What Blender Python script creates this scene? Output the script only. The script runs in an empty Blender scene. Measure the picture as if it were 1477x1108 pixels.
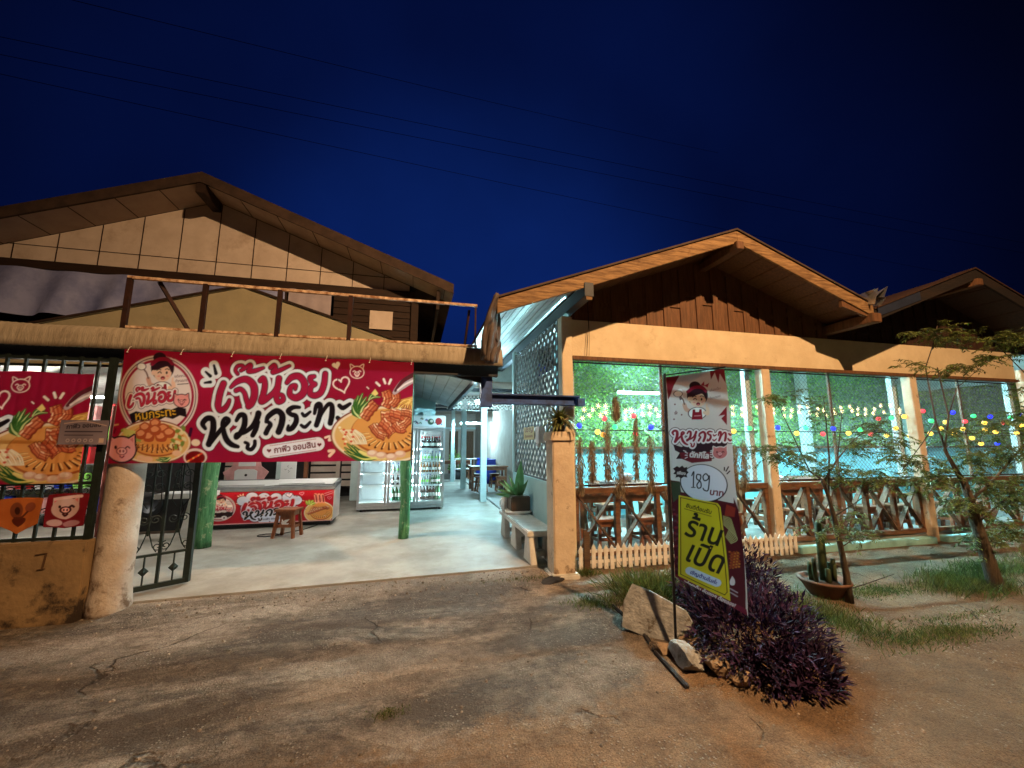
import bpy, bmesh, math, random
import numpy as np
from math import sin, cos, pi, radians as R
from mathutils import Vector as V, Matrix
random.seed(7); RNG = np.random.default_rng(7)
scn = bpy.context.scene
COL = scn.collection
# ---------------------------------------------------------------- camera
FPX, YAW, PIT, CH = 575.0, R(13.5), R(8.4), 1.6
cam = bpy.data.cameras.new('camera'); cam.sensor_width = 36; cam.lens = 36*FPX/1477
cam.clip_start = 0.05; cam.clip_end = 2000
camo = bpy.data.objects.new('camera', cam); COL.objects.link(camo)
camo.location = (0, 0, CH); camo.rotation_euler = (R(90)+PIT, 0, -YAW); scn.camera = camo
# ---------------------------------------------------------------- sky
w = bpy.data.worlds.new('World'); scn.world = w; w.use_nodes = True
nt = w.node_tree; N = nt.nodes; L = nt.links
bg = N['Background']
sky = N.new('ShaderNodeTexSky'); sky.sky_type = 'NISHITA'; sky.sun_disc = False
sky.sun_elevation = R(-4); sky.sun_rotation = R(200); sky.air_density = 1.0; sky.dust_density = 0.3; sky.ozone_density = 4
tc = N.new('ShaderNodeTexCoord')
vd = N.new('ShaderNodeVectorMath'); vd.operation = 'DOT_PRODUCT'
L.new(tc.outputs['Generated'], vd.inputs[0]); g0 = V((0.14, 1, 0.20)).normalized(); vd.inputs[1].default_value = g0
ra = N.new('ShaderNodeValToRGB'); L.new(vd.outputs['Value'], ra.inputs[0])
ra.color_ramp.interpolation = 'EASE'
e = ra.color_ramp.elements
e[0].position = 0.45; e[0].color = (0.0004, 0.0010, 0.0065, 1)
e[1].position = 1.0; e[1].color = (0.0028, 0.0150, 0.112, 1)
k = e.new(0.78); k.color = (0.0009, 0.0042, 0.036, 1)
no = N.new('ShaderNodeTexNoise'); no.inputs['Scale'].default_value = 2.2; no.inputs['Detail'].default_value = 4
L.new(tc.outputs['Generated'], no.inputs['Vector'])
mr = N.new('ShaderNodeMapRange'); L.new(no.outputs['Fac'], mr.inputs['Value'])
mr.inputs['From Min'].default_value = 0.3; mr.inputs['From Max'].default_value = 0.7
mr.inputs['To Min'].default_value = 0.78; mr.inputs['To Max'].default_value = 1.22
mu = N.new('ShaderNodeVectorMath'); mu.operation = 'SCALE'
L.new(ra.outputs['Color'], mu.inputs[0]); L.new(mr.outputs['Result'], mu.inputs['Scale'])
sc_ = N.new('ShaderNodeVectorMath'); sc_.operation = 'SCALE'; L.new(sky.outputs['Color'], sc_.inputs[0]); sc_.inputs['Scale'].default_value = 0.03
ad = N.new('ShaderNodeVectorMath'); ad.operation = 'ADD'
L.new(mu.outputs[0], ad.inputs[0]); L.new(sc_.outputs[0], ad.inputs[1])
L.new(ad.outputs[0], bg.inputs['Color']); bg.inputs['Strength'].default_value = 1.0
# ---------------------------------------------------------------- street light behind the camera (sodium orange)
LAMP_POS = (3.6, -2.2, 8.8)
ld = bpy.data.lights.new('street_light', 'SPOT'); ld.energy = 6600; ld.color = (1.0, 0.58, 0.27); ld.shadow_soft_size = 0.10
ld.spot_size = R(140); ld.spot_blend = 0.9
lo = bpy.data.objects.new('street_light', ld); COL.objects.link(lo); lo.location = LAMP_POS
lo.rotation_euler = (V((4.3, 5.0, 1.0)) - V(LAMP_POS)).to_track_quat('-Z', 'Y').to_euler()
# ---------------------------------------------------------------- exposure
vs = scn.view_settings; vs.view_transform = 'Standard'; vs.look = 'None'; vs.exposure = 0; vs.gamma = 1; vs.use_curve_mapping = False
cy = scn.cycles
cy.use_denoising = True; cy.max_bounces = 6; cy.diffuse_bounces = 4; cy.glossy_bounces = 3; cy.transmission_bounces = 6; cy.transparent_max_bounces = 8
cy.sample_clamp_indirect = 6; cy.use_light_tree = True; cy.caustics_reflective = False; cy.caustics_refractive = False

# ================================================================ helpers
_F = np.array([sin(YAW)*cos(PIT), cos(YAW)*cos(PIT), sin(PIT)]); _R = np.array([cos(YAW), -sin(YAW), 0]); _U = np.cross(_R, _F)
def at(px, py, y):                      # photo pixel -> world point on the vertical plane Y = y
    d = _F*FPX + _R*(px-738.5) - _U*(py-554)
    d = d*(y/d[1]); return V((d[0], d[1], d[2]+CH))
def gr(px, py, z=0.0):                  # photo pixel -> world point on the level z
    d = _F*FPX + _R*(px-738.5) - _U*(py-554)
    d = d*((z-CH)/d[2]); return V((d[0], d[1], z))
def lin(c):
    c = np.asarray(c, float)/255.0
    return np.where(c <= 0.04045, c/12.92, ((c+0.055)/1.055)**2.4)
class MB:
    def __init__(s): s.v = []; s.f = []
    def add(s, vs, fs):
        b = len(s.v); s.v += [tuple(x) for x in vs]; s.f += [tuple(i+b for i in q) for q in fs]; return s
    def box(s, c, d, rz=0):
        x, y, z = d[0]/2, d[1]/2, d[2]/2; ca, sa = cos(rz), sin(rz)
        vs = [(c[0]+a*x*ca-b*y*sa, c[1]+a*x*sa+b*y*ca, c[2]+g*z) for a in (-1, 1) for b in (-1, 1) for g in (-1, 1)]
        return s.add(vs, [(0, 1, 3, 2), (4, 6, 7, 5), (0, 4, 5, 1), (2, 3, 7, 6), (0, 2, 6, 4), (1, 5, 7, 3)])
    def bx(s, a, b):
        return s.box([(a[i]+b[i])/2 for i in range(3)], [abs(b[i]-a[i]) for i in range(3)])
    def bar(s, p, q, wd, h, up=(0, 0, 1)):
        p = V(p); q = V(q); d = (q-p).normalized(); up = V(up)
        if abs(d.dot(up)) > 0.98: up = V((0, 1, 0))
        sd = d.cross(up).normalized()*wd/2; u2 = sd.cross(d).normalized()*h/2
        vs = [e+a*sd+b*u2 for e in (p, q) for a, b in ((-1, -1), (1, -1), (1, 1), (-1, 1))]
        return s.add(vs, [(0, 1, 2, 3), (7, 6, 5, 4), (0, 4, 5, 1), (1, 5, 6, 2), (2, 6, 7, 3), (3, 7, 4, 0)])
    def tube(s, pts, r, n=8, r2=None, cap=True):
        pts = [V(p) for p in pts]; m = len(pts); b = len(s.v)
        rs = r if isinstance(r, (list, tuple)) else [r+((r2 if r2 is not None else r)-r)*i/(m-1) for i in range(m)]
        prev = None
        for i, p in enumerate(pts):
            t = (pts[min(i+1, m-1)]-pts[max(i-1, 0)]).normalized()
            a = V((0, 0, 1)) if prev is None else prev
            if abs(t.dot(a)) > 0.95 and prev is None: a = V((1, 0, 0))
            x = (a-t*a.dot(t)).normalized(); y = t.cross(x); prev = x
            for j in range(n):
                an = 2*pi*j/n; s.v.append(tuple(p+x*cos(an)*rs[i]+y*sin(an)*rs[i]))
        for i in range(m-1):
            for j in range(n):
                s.f.append((b+i*n+j, b+i*n+(j+1) % n, b+(i+1)*n+(j+1) % n, b+(i+1)*n+j))
        if cap:
            s.f.append(tuple(b+j for j in reversed(range(n)))); s.f.append(tuple(b+(m-1)*n+j for j in range(n)))
        return s
    def lathe(s, c, prof, n=20):
        b = len(s.v)
        for r, z in prof:
            for j in range(n):
                an = 2*pi*j/n; s.v.append((c[0]+r*cos(an), c[1]+r*sin(an), c[2]+z))
        for i in range(len(prof)-1):
            for j in range(n):
                s.f.append((b+i*n+j, b+i*n+(j+1) % n, b+(i+1)*n+(j+1) % n, b+(i+1)*n+j))
        s.f.append(tuple(b+j for j in reversed(range(n)))); s.f.append(tuple(b+(len(prof)-1)*n+j for j in range(n)))
        return s
    def prism(s, pts, vec):
        n = len(pts); vec = V(vec); a = [V(p) for p in pts]
        return s.add(a+[p+vec for p in a], [tuple(range(n)), tuple(reversed(range(n, 2*n)))]+[(i, i+n, (i+1) % n+n, (i+1) % n) for i in range(n)])
    def sph(s, c, r, sc=(1, 1, 1), nu=10, nv=7):
        vs = [(c[0], c[1], c[2]-r*sc[2])]
        for i in range(1, nv):
            t = pi*i/nv
            for j in range(nu):
                an = 2*pi*j/nu; vs.append((c[0]+r*sc[0]*sin(t)*cos(an), c[1]+r*sc[1]*sin(t)*sin(an), c[2]-r*sc[2]*cos(t)))
        vs.append((c[0], c[1], c[2]+r*sc[2])); fs = []
        for j in range(nu): fs.append((0, 1+(j+1) % nu, 1+j))
        for i in range(nv-2):
            for j in range(nu): a = 1+i*nu; fs.append((a+j, a+(j+1) % nu, a+nu+(j+1) % nu, a+nu+j))
        a = 1+(nv-2)*nu
        for j in range(nu): fs.append((a+j, a+(j+1) % nu, len(vs)-1))
        return s.add(vs, fs)
    def build(s, name, mat, parent=None, bevel=0, smooth=False, jit=0):
        o_ = V((0, 0, 0)); p = parent
        while p is not None: o_ = o_+p.location; p = p.parent
        me = bpy.data.meshes.new(name)
        vv = [(x-o_.x, y-o_.y, z-o_.z) for x, y, z in s.v]
        me.from_pydata(vv, [], s.f); me.validate()
        bm = bmesh.new(); bm.from_mesh(me)
        bmesh.ops.recalc_face_normals(bm, faces=bm.faces)
        if bevel:
            bmesh.ops.bevel(bm, geom=[q for q in bm.edges if q.is_manifold and q.calc_face_angle(0) > 0.5], offset=bevel, segments=2, affect='EDGES', clamp_overlap=True)
        if jit:
            for q in bm.verts: q.co += V((random.uniform(-jit, jit), random.uniform(-jit, jit), random.uniform(-jit, jit)))
        bm.to_mesh(me); bm.free()
        if smooth:
            for q in me.polygons: q.use_smooth = True
        me.materials.append(mat)
        o = bpy.data.objects.new(name, me); COL.objects.link(o); o.parent = parent
        return o
def npmesh(name, v, f, mat, parent=None, smooth=False):
    me = bpy.data.meshes.new(name)
    v = np.asarray(v, np.float32); f = np.asarray(f, np.int32)
    if parent is not None: v = v-np.array(parent.location, np.float32)
    me.vertices.add(len(v)); me.vertices.foreach_set('co', v.ravel())
    nf, k = f.shape
    me.loops.add(nf*k); me.loops.foreach_set('vertex_index', f.ravel())
    me.polygons.add(nf); me.polygons.foreach_set('loop_start', np.arange(0, nf*k, k, dtype=np.int32))
    me.update(calc_edges=True); me.validate()
    if smooth: me.polygons.foreach_set('use_smooth', np.ones(nf, bool))
    me.materials.append(mat)
    o = bpy.data.objects.new(name, me); COL.objects.link(o); o.parent = parent
    return o
def tag(o, label, cat, group=None):
    o['label'] = label; o['category'] = cat
    if group: o['group'] = group
    return o
def thing(name, label, cat, loc=(0, 0, 0), group=None):
    o = bpy.data.objects.new(name, None); o.empty_display_size = 0.1; COL.objects.link(o); o.location = loc
    return tag(o, label, cat, group)
def struct(o, kind='structure'): o['kind'] = kind; return o
def copy_tree(o, parent=None, loc=None, rz=None, label=None, group=None):
    c = o.copy(); COL.objects.link(c); c.parent = parent
    if loc is not None: c.location = loc
    if rz is not None: c.rotation_euler = (0, 0, rz)
    if label: c['label'] = label
    if group: c['group'] = group
    for ch in list(o.children): copy_tree(ch, c)
    return c
def mat(name, c, r=0.7, c2=None, sc=6, bump=0.0, bsc=None, metal=0, spec=0.4, st=(1, 1, 1), det=6, lo=0.38, hi=0.62, emit=None, es=0, trans=0, stain=None, ssc=1.2, slo=0.5, shi=0.62, tl=0, coat=0, island=0, zst=None):
    m = bpy.data.materials.new(name); m.use_nodes = True; t = m.node_tree; n = t.nodes; l = t.links
    b = n['Principled BSDF']
    b.inputs['Roughness'].default_value = r; b.inputs['Metallic'].default_value = metal; b.inputs['Specular IOR Level'].default_value = spec
    b.inputs['Coat Weight'].default_value = coat
    if trans: b.inputs['Transmission Weight'].default_value = trans
    c = tuple(c)+(1,)
    tcn = n.new('ShaderNodeTexCoord'); mp = n.new('ShaderNodeMapping'); l.new(tcn.outputs['Object'], mp.inputs['Vector']); mp.inputs['Scale'].default_value = st
    no = n.new('ShaderNodeTexNoise'); l.new(mp.outputs[0], no.inputs['Vector']); no.inputs['Scale'].default_value = sc; no.inputs['Detail'].default_value = det
    no.inputs['Roughness'].default_value = 0.65
    if c2 is None: c2 = tuple(x*0.78 for x in c[:3])
    cr = n.new('ShaderNodeValToRGB'); l.new(no.outputs['Fac'], cr.inputs[0])
    cr.color_ramp.elements[0].position = lo; cr.color_ramp.elements[0].color = c
    cr.color_ramp.elements[1].position = hi; cr.color_ramp.elements[1].color = tuple(c2)+(1,)
    out = cr.outputs['Color']
    if stain is not None:
        n2 = n.new('ShaderNodeTexNoise'); l.new(tcn.outputs['Object'], n2.inputs['Vector']); n2.inputs['Scale'].default_value = ssc; n2.inputs['Detail'].default_value = 8; n2.inputs['Roughness'].default_value = 0.7
        sv = n2.outputs['Fac']
        if zst:     # splash dirt gathers towards the foot
            sx = n.new('ShaderNodeSeparateXYZ'); l.new(tcn.outputs['Object'], sx.inputs[0]); zr_ = n.new('ShaderNodeMapRange'); l.new(sx.outputs[2], zr_.inputs['Value'])
            zr_.inputs['From Min'].default_value = zst[0]; zr_.inputs['From Max'].default_value = zst[1]; zr_.inputs['To Min'].default_value = zst[2]; zr_.inputs['To Max'].default_value = 0
            aa_ = n.new('ShaderNodeMath'); aa_.operation = 'ADD'; l.new(sv, aa_.inputs[0]); l.new(zr_.outputs[0], aa_.inputs[1]); sv = aa_.outputs[0]
        r2 = n.new('ShaderNodeMapRange'); l.new(sv, r2.inputs['Value']); r2.inputs['From Min'].default_value = slo; r2.inputs['From Max'].default_value = shi
        mx = n.new('ShaderNodeMix'); mx.data_type = 'RGBA'; l.new(r2.outputs[0], mx.inputs[0]); l.new(out, mx.inputs[6]); mx.inputs[7].default_value = tuple(stain)+(1,)
        out = mx.outputs[2]
    if island:
        ge = n.new('ShaderNodeNewGeometry'); r3 = n.new('ShaderNodeMapRange'); l.new(ge.outputs['Random Per Island'], r3.inputs['Value'])
        r3.inputs['To Min'].default_value = 1-island; r3.inputs['To Max'].default_value = 1+island
        hs = n.new('ShaderNodeHueSaturation'); l.new(out, hs.inputs['Color']); l.new(r3.outputs[0], hs.inputs['Value'])
        out = hs.outputs[0]
    l.new(out, b.inputs['Base Color'])
    if emit is not None:
        b.inputs['Emission Color'].default_value = tuple(emit)+(1,); b.inputs['Emission Strength'].default_value = es
    if bump:
        nb = no
        if bsc:
            nb = n.new('ShaderNodeTexNoise'); l.new(mp.outputs[0], nb.inputs['Vector']); nb.inputs['Scale'].default_value = bsc; nb.inputs['Detail'].default_value = 8
        bp = n.new('ShaderNodeBump'); l.new(nb.outputs['Fac'], bp.inputs['Height']); bp.inputs['Strength'].default_value = bump; bp.inputs['Distance'].default_value = 0.02
        l.new(bp.outputs[0], b.inputs['Normal'])
    if tl:
        tr = n.new('ShaderNodeBsdfTranslucent'); l.new(out, tr.inputs[0]); ms = n.new('ShaderNodeMixShader'); ms.inputs[0].default_value = tl
        l.new(b.outputs[0], ms.inputs[1]); l.new(tr.outputs[0], ms.inputs[2]); l.new(ms.outputs[0], n['Material Output'].inputs[0])
    return m
def printmat(name, r=0.45, tl=0.0, spec=0.3):
    m = bpy.data.materials.new(name); m.use_nodes = True; t = m.node_tree; n = t.nodes; l = t.links; b = n['Principled BSDF']
    a = n.new('ShaderNodeAttribute'); a.attribute_name = 'Col'; l.new(a.outputs['Color'], b.inputs['Base Color'])
    b.inputs['Roughness'].default_value = r; b.inputs['Specular IOR Level'].default_value = spec
    if tl:
        tr = n.new('ShaderNodeBsdfTranslucent'); l.new(a.outputs['Color'], tr.inputs[0]); ms = n.new('ShaderNodeMixShader'); ms.inputs[0].default_value = tl
        l.new(b.outputs[0], ms.inputs[1]); l.new(tr.outputs[0], ms.inputs[2]); l.new(ms.outputs[0], n['Material Output'].inputs[0])
    return m
def emat(name, c, s):
    m = bpy.data.materials.new(name); m.use_nodes = True; b = m.node_tree.nodes['Principled BSDF']
    b.inputs['Base Color'].default_value = tuple(x*.12 for x in c)+(1,); b.inputs['Roughness'].default_value = .5; b.inputs['Emission Color'].default_value = tuple(c)+(1,); b.inputs['Emission Strength'].default_value = s
    return m
# ---------------------------------------------------------------- materials
M = {}
M['cream'] = mat('cream_paint', (0.66, 0.56, 0.40), 0.75, (0.58, 0.48, 0.33), 3, 0.15, 40, stain=(0.40, 0.30, 0.18), ssc=2.5, slo=0.60, shi=0.75)
M['postcream'] = mat('post_paint', (0.66, 0.55, 0.42), 0.7, (0.55, 0.44, 0.33), 5, 0.25, 30, stain=(0.16, 0.10, 0.06), ssc=6, slo=0.60, shi=0.70, zst=(0, .35, .12))
M['whitewall'] = mat('white_wall', (0.72, 0.75, 0.74), 0.7, (0.62, 0.66, 0.66), 3, 0.1, 30)
M['bluewall'] = mat('pale_blue_wall', (0.42, 0.62, 0.64), 0.7, (0.36, 0.55, 0.58), 3, 0.1, 30)
M['panel'] = mat('cement_board', (0.64, 0.57, 0.53), 0.85, (0.55, 0.48, 0.44), 2.5, 0.08, 25, stain=(0.40, 0.32, 0.27), ssc=1.6, slo=.54, shi=.72)
M['panelolive'] = mat('olive_sheet', (0.33, 0.30, 0.20), 0.85, (0.27, 0.25, 0.17), 3, 0.1, 25, stain=(0.2, 0.18, 0.12), ssc=3, slo=.6, shi=.8)
M['soffit'] = mat('soffit_board', (0.50, 0.41, 0.35), 0.85, (0.42, 0.33, 0.28), 2.5, 0.08, 25)
M['whitesheet'] = mat('white_roof_sheet', (0.62, 0.66, 0.66), 0.5, (0.5, 0.54, 0.54), 2.5, 0.05, 20, stain=(0.36, 0.40, 0.40), ssc=2, slo=.55, shi=.75)
M['darkwood'] = mat('dark_wood', (0.030, 0.014, 0.009), 0.75, (0.016, 0.008, 0.006), 4, 0.3, 30, st=(1, 1, 6))
M['rooftile'] = mat('roof_tile', (0.065, 0.040, 0.030), 0.85, (0.035, 0.022, 0.018), 6, 0.3)
M['redwood'] = mat('red_brown_wood', (0.155, 0.072, 0.034), 0.65, (0.09, 0.042, 0.02), 5, 0.3, 25, st=(6, 6, 0.6))
M['fascia'] = mat('weathered_fascia_wood', (0.29, 0.175, 0.08), 0.8, (0.11, 0.058, 0.026), 6, 0.45, 14, st=(0.7, 1, 7), stain=(0.07, 0.03, 0.012), ssc=2.2, slo=.6, shi=.7)
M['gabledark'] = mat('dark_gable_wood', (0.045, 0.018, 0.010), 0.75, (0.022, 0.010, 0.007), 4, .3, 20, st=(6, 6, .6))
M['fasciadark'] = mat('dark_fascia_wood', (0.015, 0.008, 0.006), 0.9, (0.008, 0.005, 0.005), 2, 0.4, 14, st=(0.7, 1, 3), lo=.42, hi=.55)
M['railwood'] = mat('railing_wood', (0.18, 0.085, 0.042), 0.65, (0.10, 0.046, 0.024), 5, 0.3, 20, st=(1, 1, 4))
M['greywood'] = mat('bark_edge_wood', (0.12, 0.07, 0.042), 0.8, (0.07, 0.04, 0.027), 5, 0.4, 20, st=(1, 1, 4))
M['stoolwood'] = mat('varnished_wood', (0.30, 0.095, 0.035), 0.45, (0.19, 0.055, 0.022), 5, 0.2, 20, st=(5, 5, 1), coat=.2)
M['tablewood'] = mat('table_wood', (0.22, 0.085, 0.04), 0.4, (0.14, 0.05, 0.024), 5, 0.2, 20, st=(1, 6, 1), coat=.2)
M['slat'] = mat('lattice_slat_paint', (0.20, 0.19, 0.19), 0.85, (0.08, 0.075, 0.07), 8, 0.3, 30)
M['floor'] = mat('courtyard_concrete', (0.34, 0.325, 0.29), 0.6, (0.24, 0.225, 0.20), 1.6, 0.12, 30, det=10, stain=(0.21, 0.185, 0.15), ssc=1.3, slo=.50, shi=.68)
M['hallfloor'] = mat('hall_concrete', (0.27, 0.28, 0.27), 0.5, (0.20, 0.21, 0.20), 2, 0.1, 30, stain=(0.30, 0.32, 0.31), ssc=1.3)
M['valance'] = mat('fibre_cement', (0.37, 0.325, 0.255), 0.9, (0.29, 0.25, 0.19), 5, 0.25, 20, st=(4, 1, .8), stain=(0.17, 0.135, 0.10), ssc=5, slo=.55, shi=.72)
M['rust'] = mat('rusty_steel', (0.042, 0.014, 0.010), 0.75, (0.022, 0.009, 0.007), 12, 0.3, metal=.3)
M['railtop'] = mat('lamplit_rail_tone', (0.72, 0.55, 0.40), 0.7, (0.25, 0.12, 0.06), 16, 0.3, st=(1, 1, 1))  # mottled pale rail colour with the orange lamplight put into it
M['wallstain'] = mat('stained_render', (0.30, 0.20, 0.10), 0.85, (0.22, 0.145, 0.075), 4, 0.3, 25, stain=(0.035, 0.022, 0.014), ssc=2.6, slo=.555, shi=.66, zst=(0, .45, .16))
M['pillar'] = mat('pillar_render', (0.50, 0.44, 0.39), 0.8, (0.40, 0.34, 0.29), 4, 0.4, 25, stain=(0.13, 0.08, 0.05), ssc=4.2, slo=.56, shi=.68, zst=(0, .6, .13))
M['iron'] = mat('dark_green_iron', (0.018, 0.030, 0.026), 0.5, (0.012, 0.018, 0.016), 12, 0.2, metal=.2)
M['greenpost'] = mat('green_painted_log', (0.13, 0.36, 0.16), 0.7, (0.05, 0.19, 0.08), 6, 0.7, 10, st=(5, 5, 0.55), stain=(0.42, 0.50, 0.30), ssc=9, slo=.55, shi=.66)
M['blueiron'] = mat('blue_steel', (0.05, 0.13, 0.45), 0.5, (0.035, 0.06, 0.16), 6, 0.1, metal=.2)
M['darksteel'] = mat('dark_steel', (0.035, 0.04, 0.05), 0.5, metal=.3)
M['paleblue'] = mat('pale_post_paint', (0.50, 0.62, 0.62), 0.55, (0.42, 0.53, 0.54), 3, stain=(.2, .22, .22), ssc=4, slo=.62, shi=.75)
M['white'] = mat('white_enamel', (0.75, 0.76, 0.77), 0.3, (0.7, 0.7, 0.72), 3)
M['whitepaint'] = mat('white_paint', (0.80, 0.79, 0.78), 0.6, (0.68, 0.64, 0.58), 8)
M['grey'] = mat('grey_plastic', (0.25, 0.26, 0.28), 0.4)
M['alu'] = mat('aluminium', (0.62, 0.64, 0.66), 0.3, (0.55, 0.57, 0.6), 8, metal=.8)
M['black'] = mat('black_plastic', (0.012, 0.012, 0.014), 0.4, (0.02, 0.02, 0.022), 5)
M['nearblack'] = mat('dark_wall', (0.03, 0.026, 0.028), 0.8, (0.018, 0.016, 0.018), 2)
M['concrete'] = mat('cast_concrete', (0.66, 0.65, 0.62), 0.7, (0.52, 0.51, 0.48), 4, 0.3, 30, stain=(.2, .17, .14), ssc=4, slo=.6, shi=.75)
M['slab'] = mat('broken_slab', (0.36, 0.38, 0.40), 0.9, (0.20, 0.21, 0.22), 9, 0.6, 30, stain=(.10, .085, .07), ssc=7, slo=.58, shi=.66)
M['stone'] = mat('rough_stone', (0.30, 0.22, 0.15), 0.9, (0.16, 0.115, 0.08), 7, 0.7, 20)
M['terracotta'] = mat('terracotta', (0.17, 0.085, 0.055), 0.85, (0.10, 0.052, 0.035), 6, 0.2)
M['brownpot'] = mat('brown_glazed_pot', (0.09, 0.055, 0.035), 0.35, (0.06, 0.035, 0.022), 4)
M['soil'] = mat('pot_soil', (0.04, 0.027, 0.018), 0.95, None, 20, 0.5)
M['leafdeep'] = mat('hedge_leaf', (0.30, 0.52, 0.13), 0.5, (0.10, 0.32, 0.07), 30, island=.55, tl=.25)
M['leaftree'] = mat('tree_leaf', (0.125, 0.16, 0.036), 0.55, (0.065, 0.095, 0.024), 9, island=.5, tl=.3)
M['leafpurple'] = mat('purple_leaf', (0.038, 0.016, 0.050), 0.75, (0.018, 0.009, 0.028), 5, island=.65, tl=.08, spec=.15)
M['grass'] = mat('grass_blade', (0.11, 0.12, 0.03), 0.6, (0.045, 0.085, 0.018), 4, island=.6, tl=.3)
M['agave'] = mat('agave_leaf', (0.13, 0.26, 0.10), 0.45, (0.09, 0.19, 0.07), 6, island=.3, tl=.15)
M['brom'] = mat('bromeliad_leaf', (0.17, 0.19, 0.05), 0.5, (0.09, 0.075, 0.02), 6, island=.4, tl=.2)
M['cactus'] = mat('cactus_skin', (0.06, 0.085, 0.03), 0.6, (0.035, 0.05, 0.02), 9)
M['bark'] = mat('tree_bark', (0.085, 0.062, 0.042), 0.9, (0.04, 0.03, 0.02), 7, 0.8, 18, st=(3, 3, 0.7))
M['moss'] = mat('dried_moss', (0.26, 0.19, 0.11), 0.9, (0.14, 0.10, 0.06), 6, island=.4)
M['wire'] = mat('galvanised_wire', (0.20, 0.21, 0.22), 0.45, metal=.6)
M['cable'] = mat('black_cable', (0.01, 0.01, 0.012), 0.6)
M['cableg'] = mat('grey_cable', (0.10, 0.10, 0.115), 0.6)
M['tarp'] = mat('plastic_sheet', (0.38, 0.44, 0.80), 0.2, (0.22, 0.27, 0.58), 2, 0.4, 5, spec=1.0, tl=.1)
M['cloth'] = mat('pale_cloth', (0.42, 0.38, 0.45), 0.8, (0.34, 0.31, 0.38), 3)
M['greytarp'] = mat('grey_canvas', (0.10, 0.075, 0.065), 0.8, (0.06, 0.045, 0.04), 4, 0.3)
M['pink'] = mat('pink_paint', (0.72, 0.36, 0.36), 0.5)
M['redpl'] = mat('red_plastic', (0.55, 0.03, 0.035), 0.4)
M['bluepl'] = mat('blue_plastic', (0.02, 0.05, 0.42), 0.4)
M['lime'] = mat('lime_plastic', (0.25, 0.62, 0.12), 0.4)
M['yellowpl'] = mat('yellow_card', (0.55, 0.42, 0.16), 0.6)
M['glassy'] = None
gm = bpy.data.materials.new('fridge_glass'); gm.use_nodes = True; n = gm.node_tree.nodes
tb = n.new('ShaderNodeBsdfTransparent'); gb = n.new('ShaderNodeBsdfGlossy'); gb.inputs['Roughness'].default_value = 0.05; tb.inputs[0].default_value = (0.93, 0.98, 0.98, 1)
ms = n.new('ShaderNodeMixShader'); ms.inputs[0].default_value = 0.07
gm.node_tree.links.new(tb.outputs[0], ms.inputs[1]); gm.node_tree.links.new(gb.outputs[0], ms.inputs[2]); gm.node_tree.links.new(ms.outputs[0], n['Material Output'].inputs[0])
M['glassy'] = gm
def bottlemat(nm, c): return mat(nm, c, 0.15, tuple(x*.7 for x in c), 20, spec=.6)
M['tubeW'] = emat('warm_white_tube', (1.0, 0.92, 0.79), 470)
M['tubeC'] = emat('cool_tube', (0.46, 0.94, 1.0), 5000)
M['tubeS'] = emat('small_cool_tube', (0.45, 0.92, 1.0), 700)
M['tubeP'] = emat('passage_tube', (0.48, 0.88, 1.0), 1200)
M['fridgelight'] = emat('fridge_led', (0.72, 0.97, 1.0), 60)
# ================================================================ SETTING: ground
def gz(x, y):
    h = 0.010*np.sin(1.7*x+0.6*y)+0.008*np.sin(2.9*y-1.1*x+1)+0.005*np.sin(6.1*x+4.3*y)
    fade = np.clip((4.7-y)/1.2, 0, 1)
    bed = 0.05*np.exp(-(((x-2.9)/1.0)**2+((y-3.2)/0.9)**2))
    ramp = 0.05*np.clip((y-4.35)/.5, 0, 1)*np.clip((x+3.0)/.3, 0, 1)*np.clip((1.9-x)/.4, 0, 1)
    return h*fade-0.012+bed+ramp
xs = np.concatenate([[-400, -120, -40, -16, -9], np.arange(-6.5, 12.51, 0.075), [15, 22, 45, 120, 400]])
ys = np.concatenate([[-400, -120, -40, -12, -4], np.arange(-2.0, 5.4, 0.06), [7, 12, 25, 60, 150, 400]])
GX, GY = np.meshgrid(xs, ys); GZ = gz(GX, GY)
vv = np.stack([GX, GY, GZ], -1).reshape(-1, 3); nx = len(xs); ii = np.arange(len(ys)-1)[:, None]*nx+np.arange(nx-1)[None, :]
ff = np.stack([ii, ii+1, ii+nx+1, ii+nx], -1).reshape(-1, 4)
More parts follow.
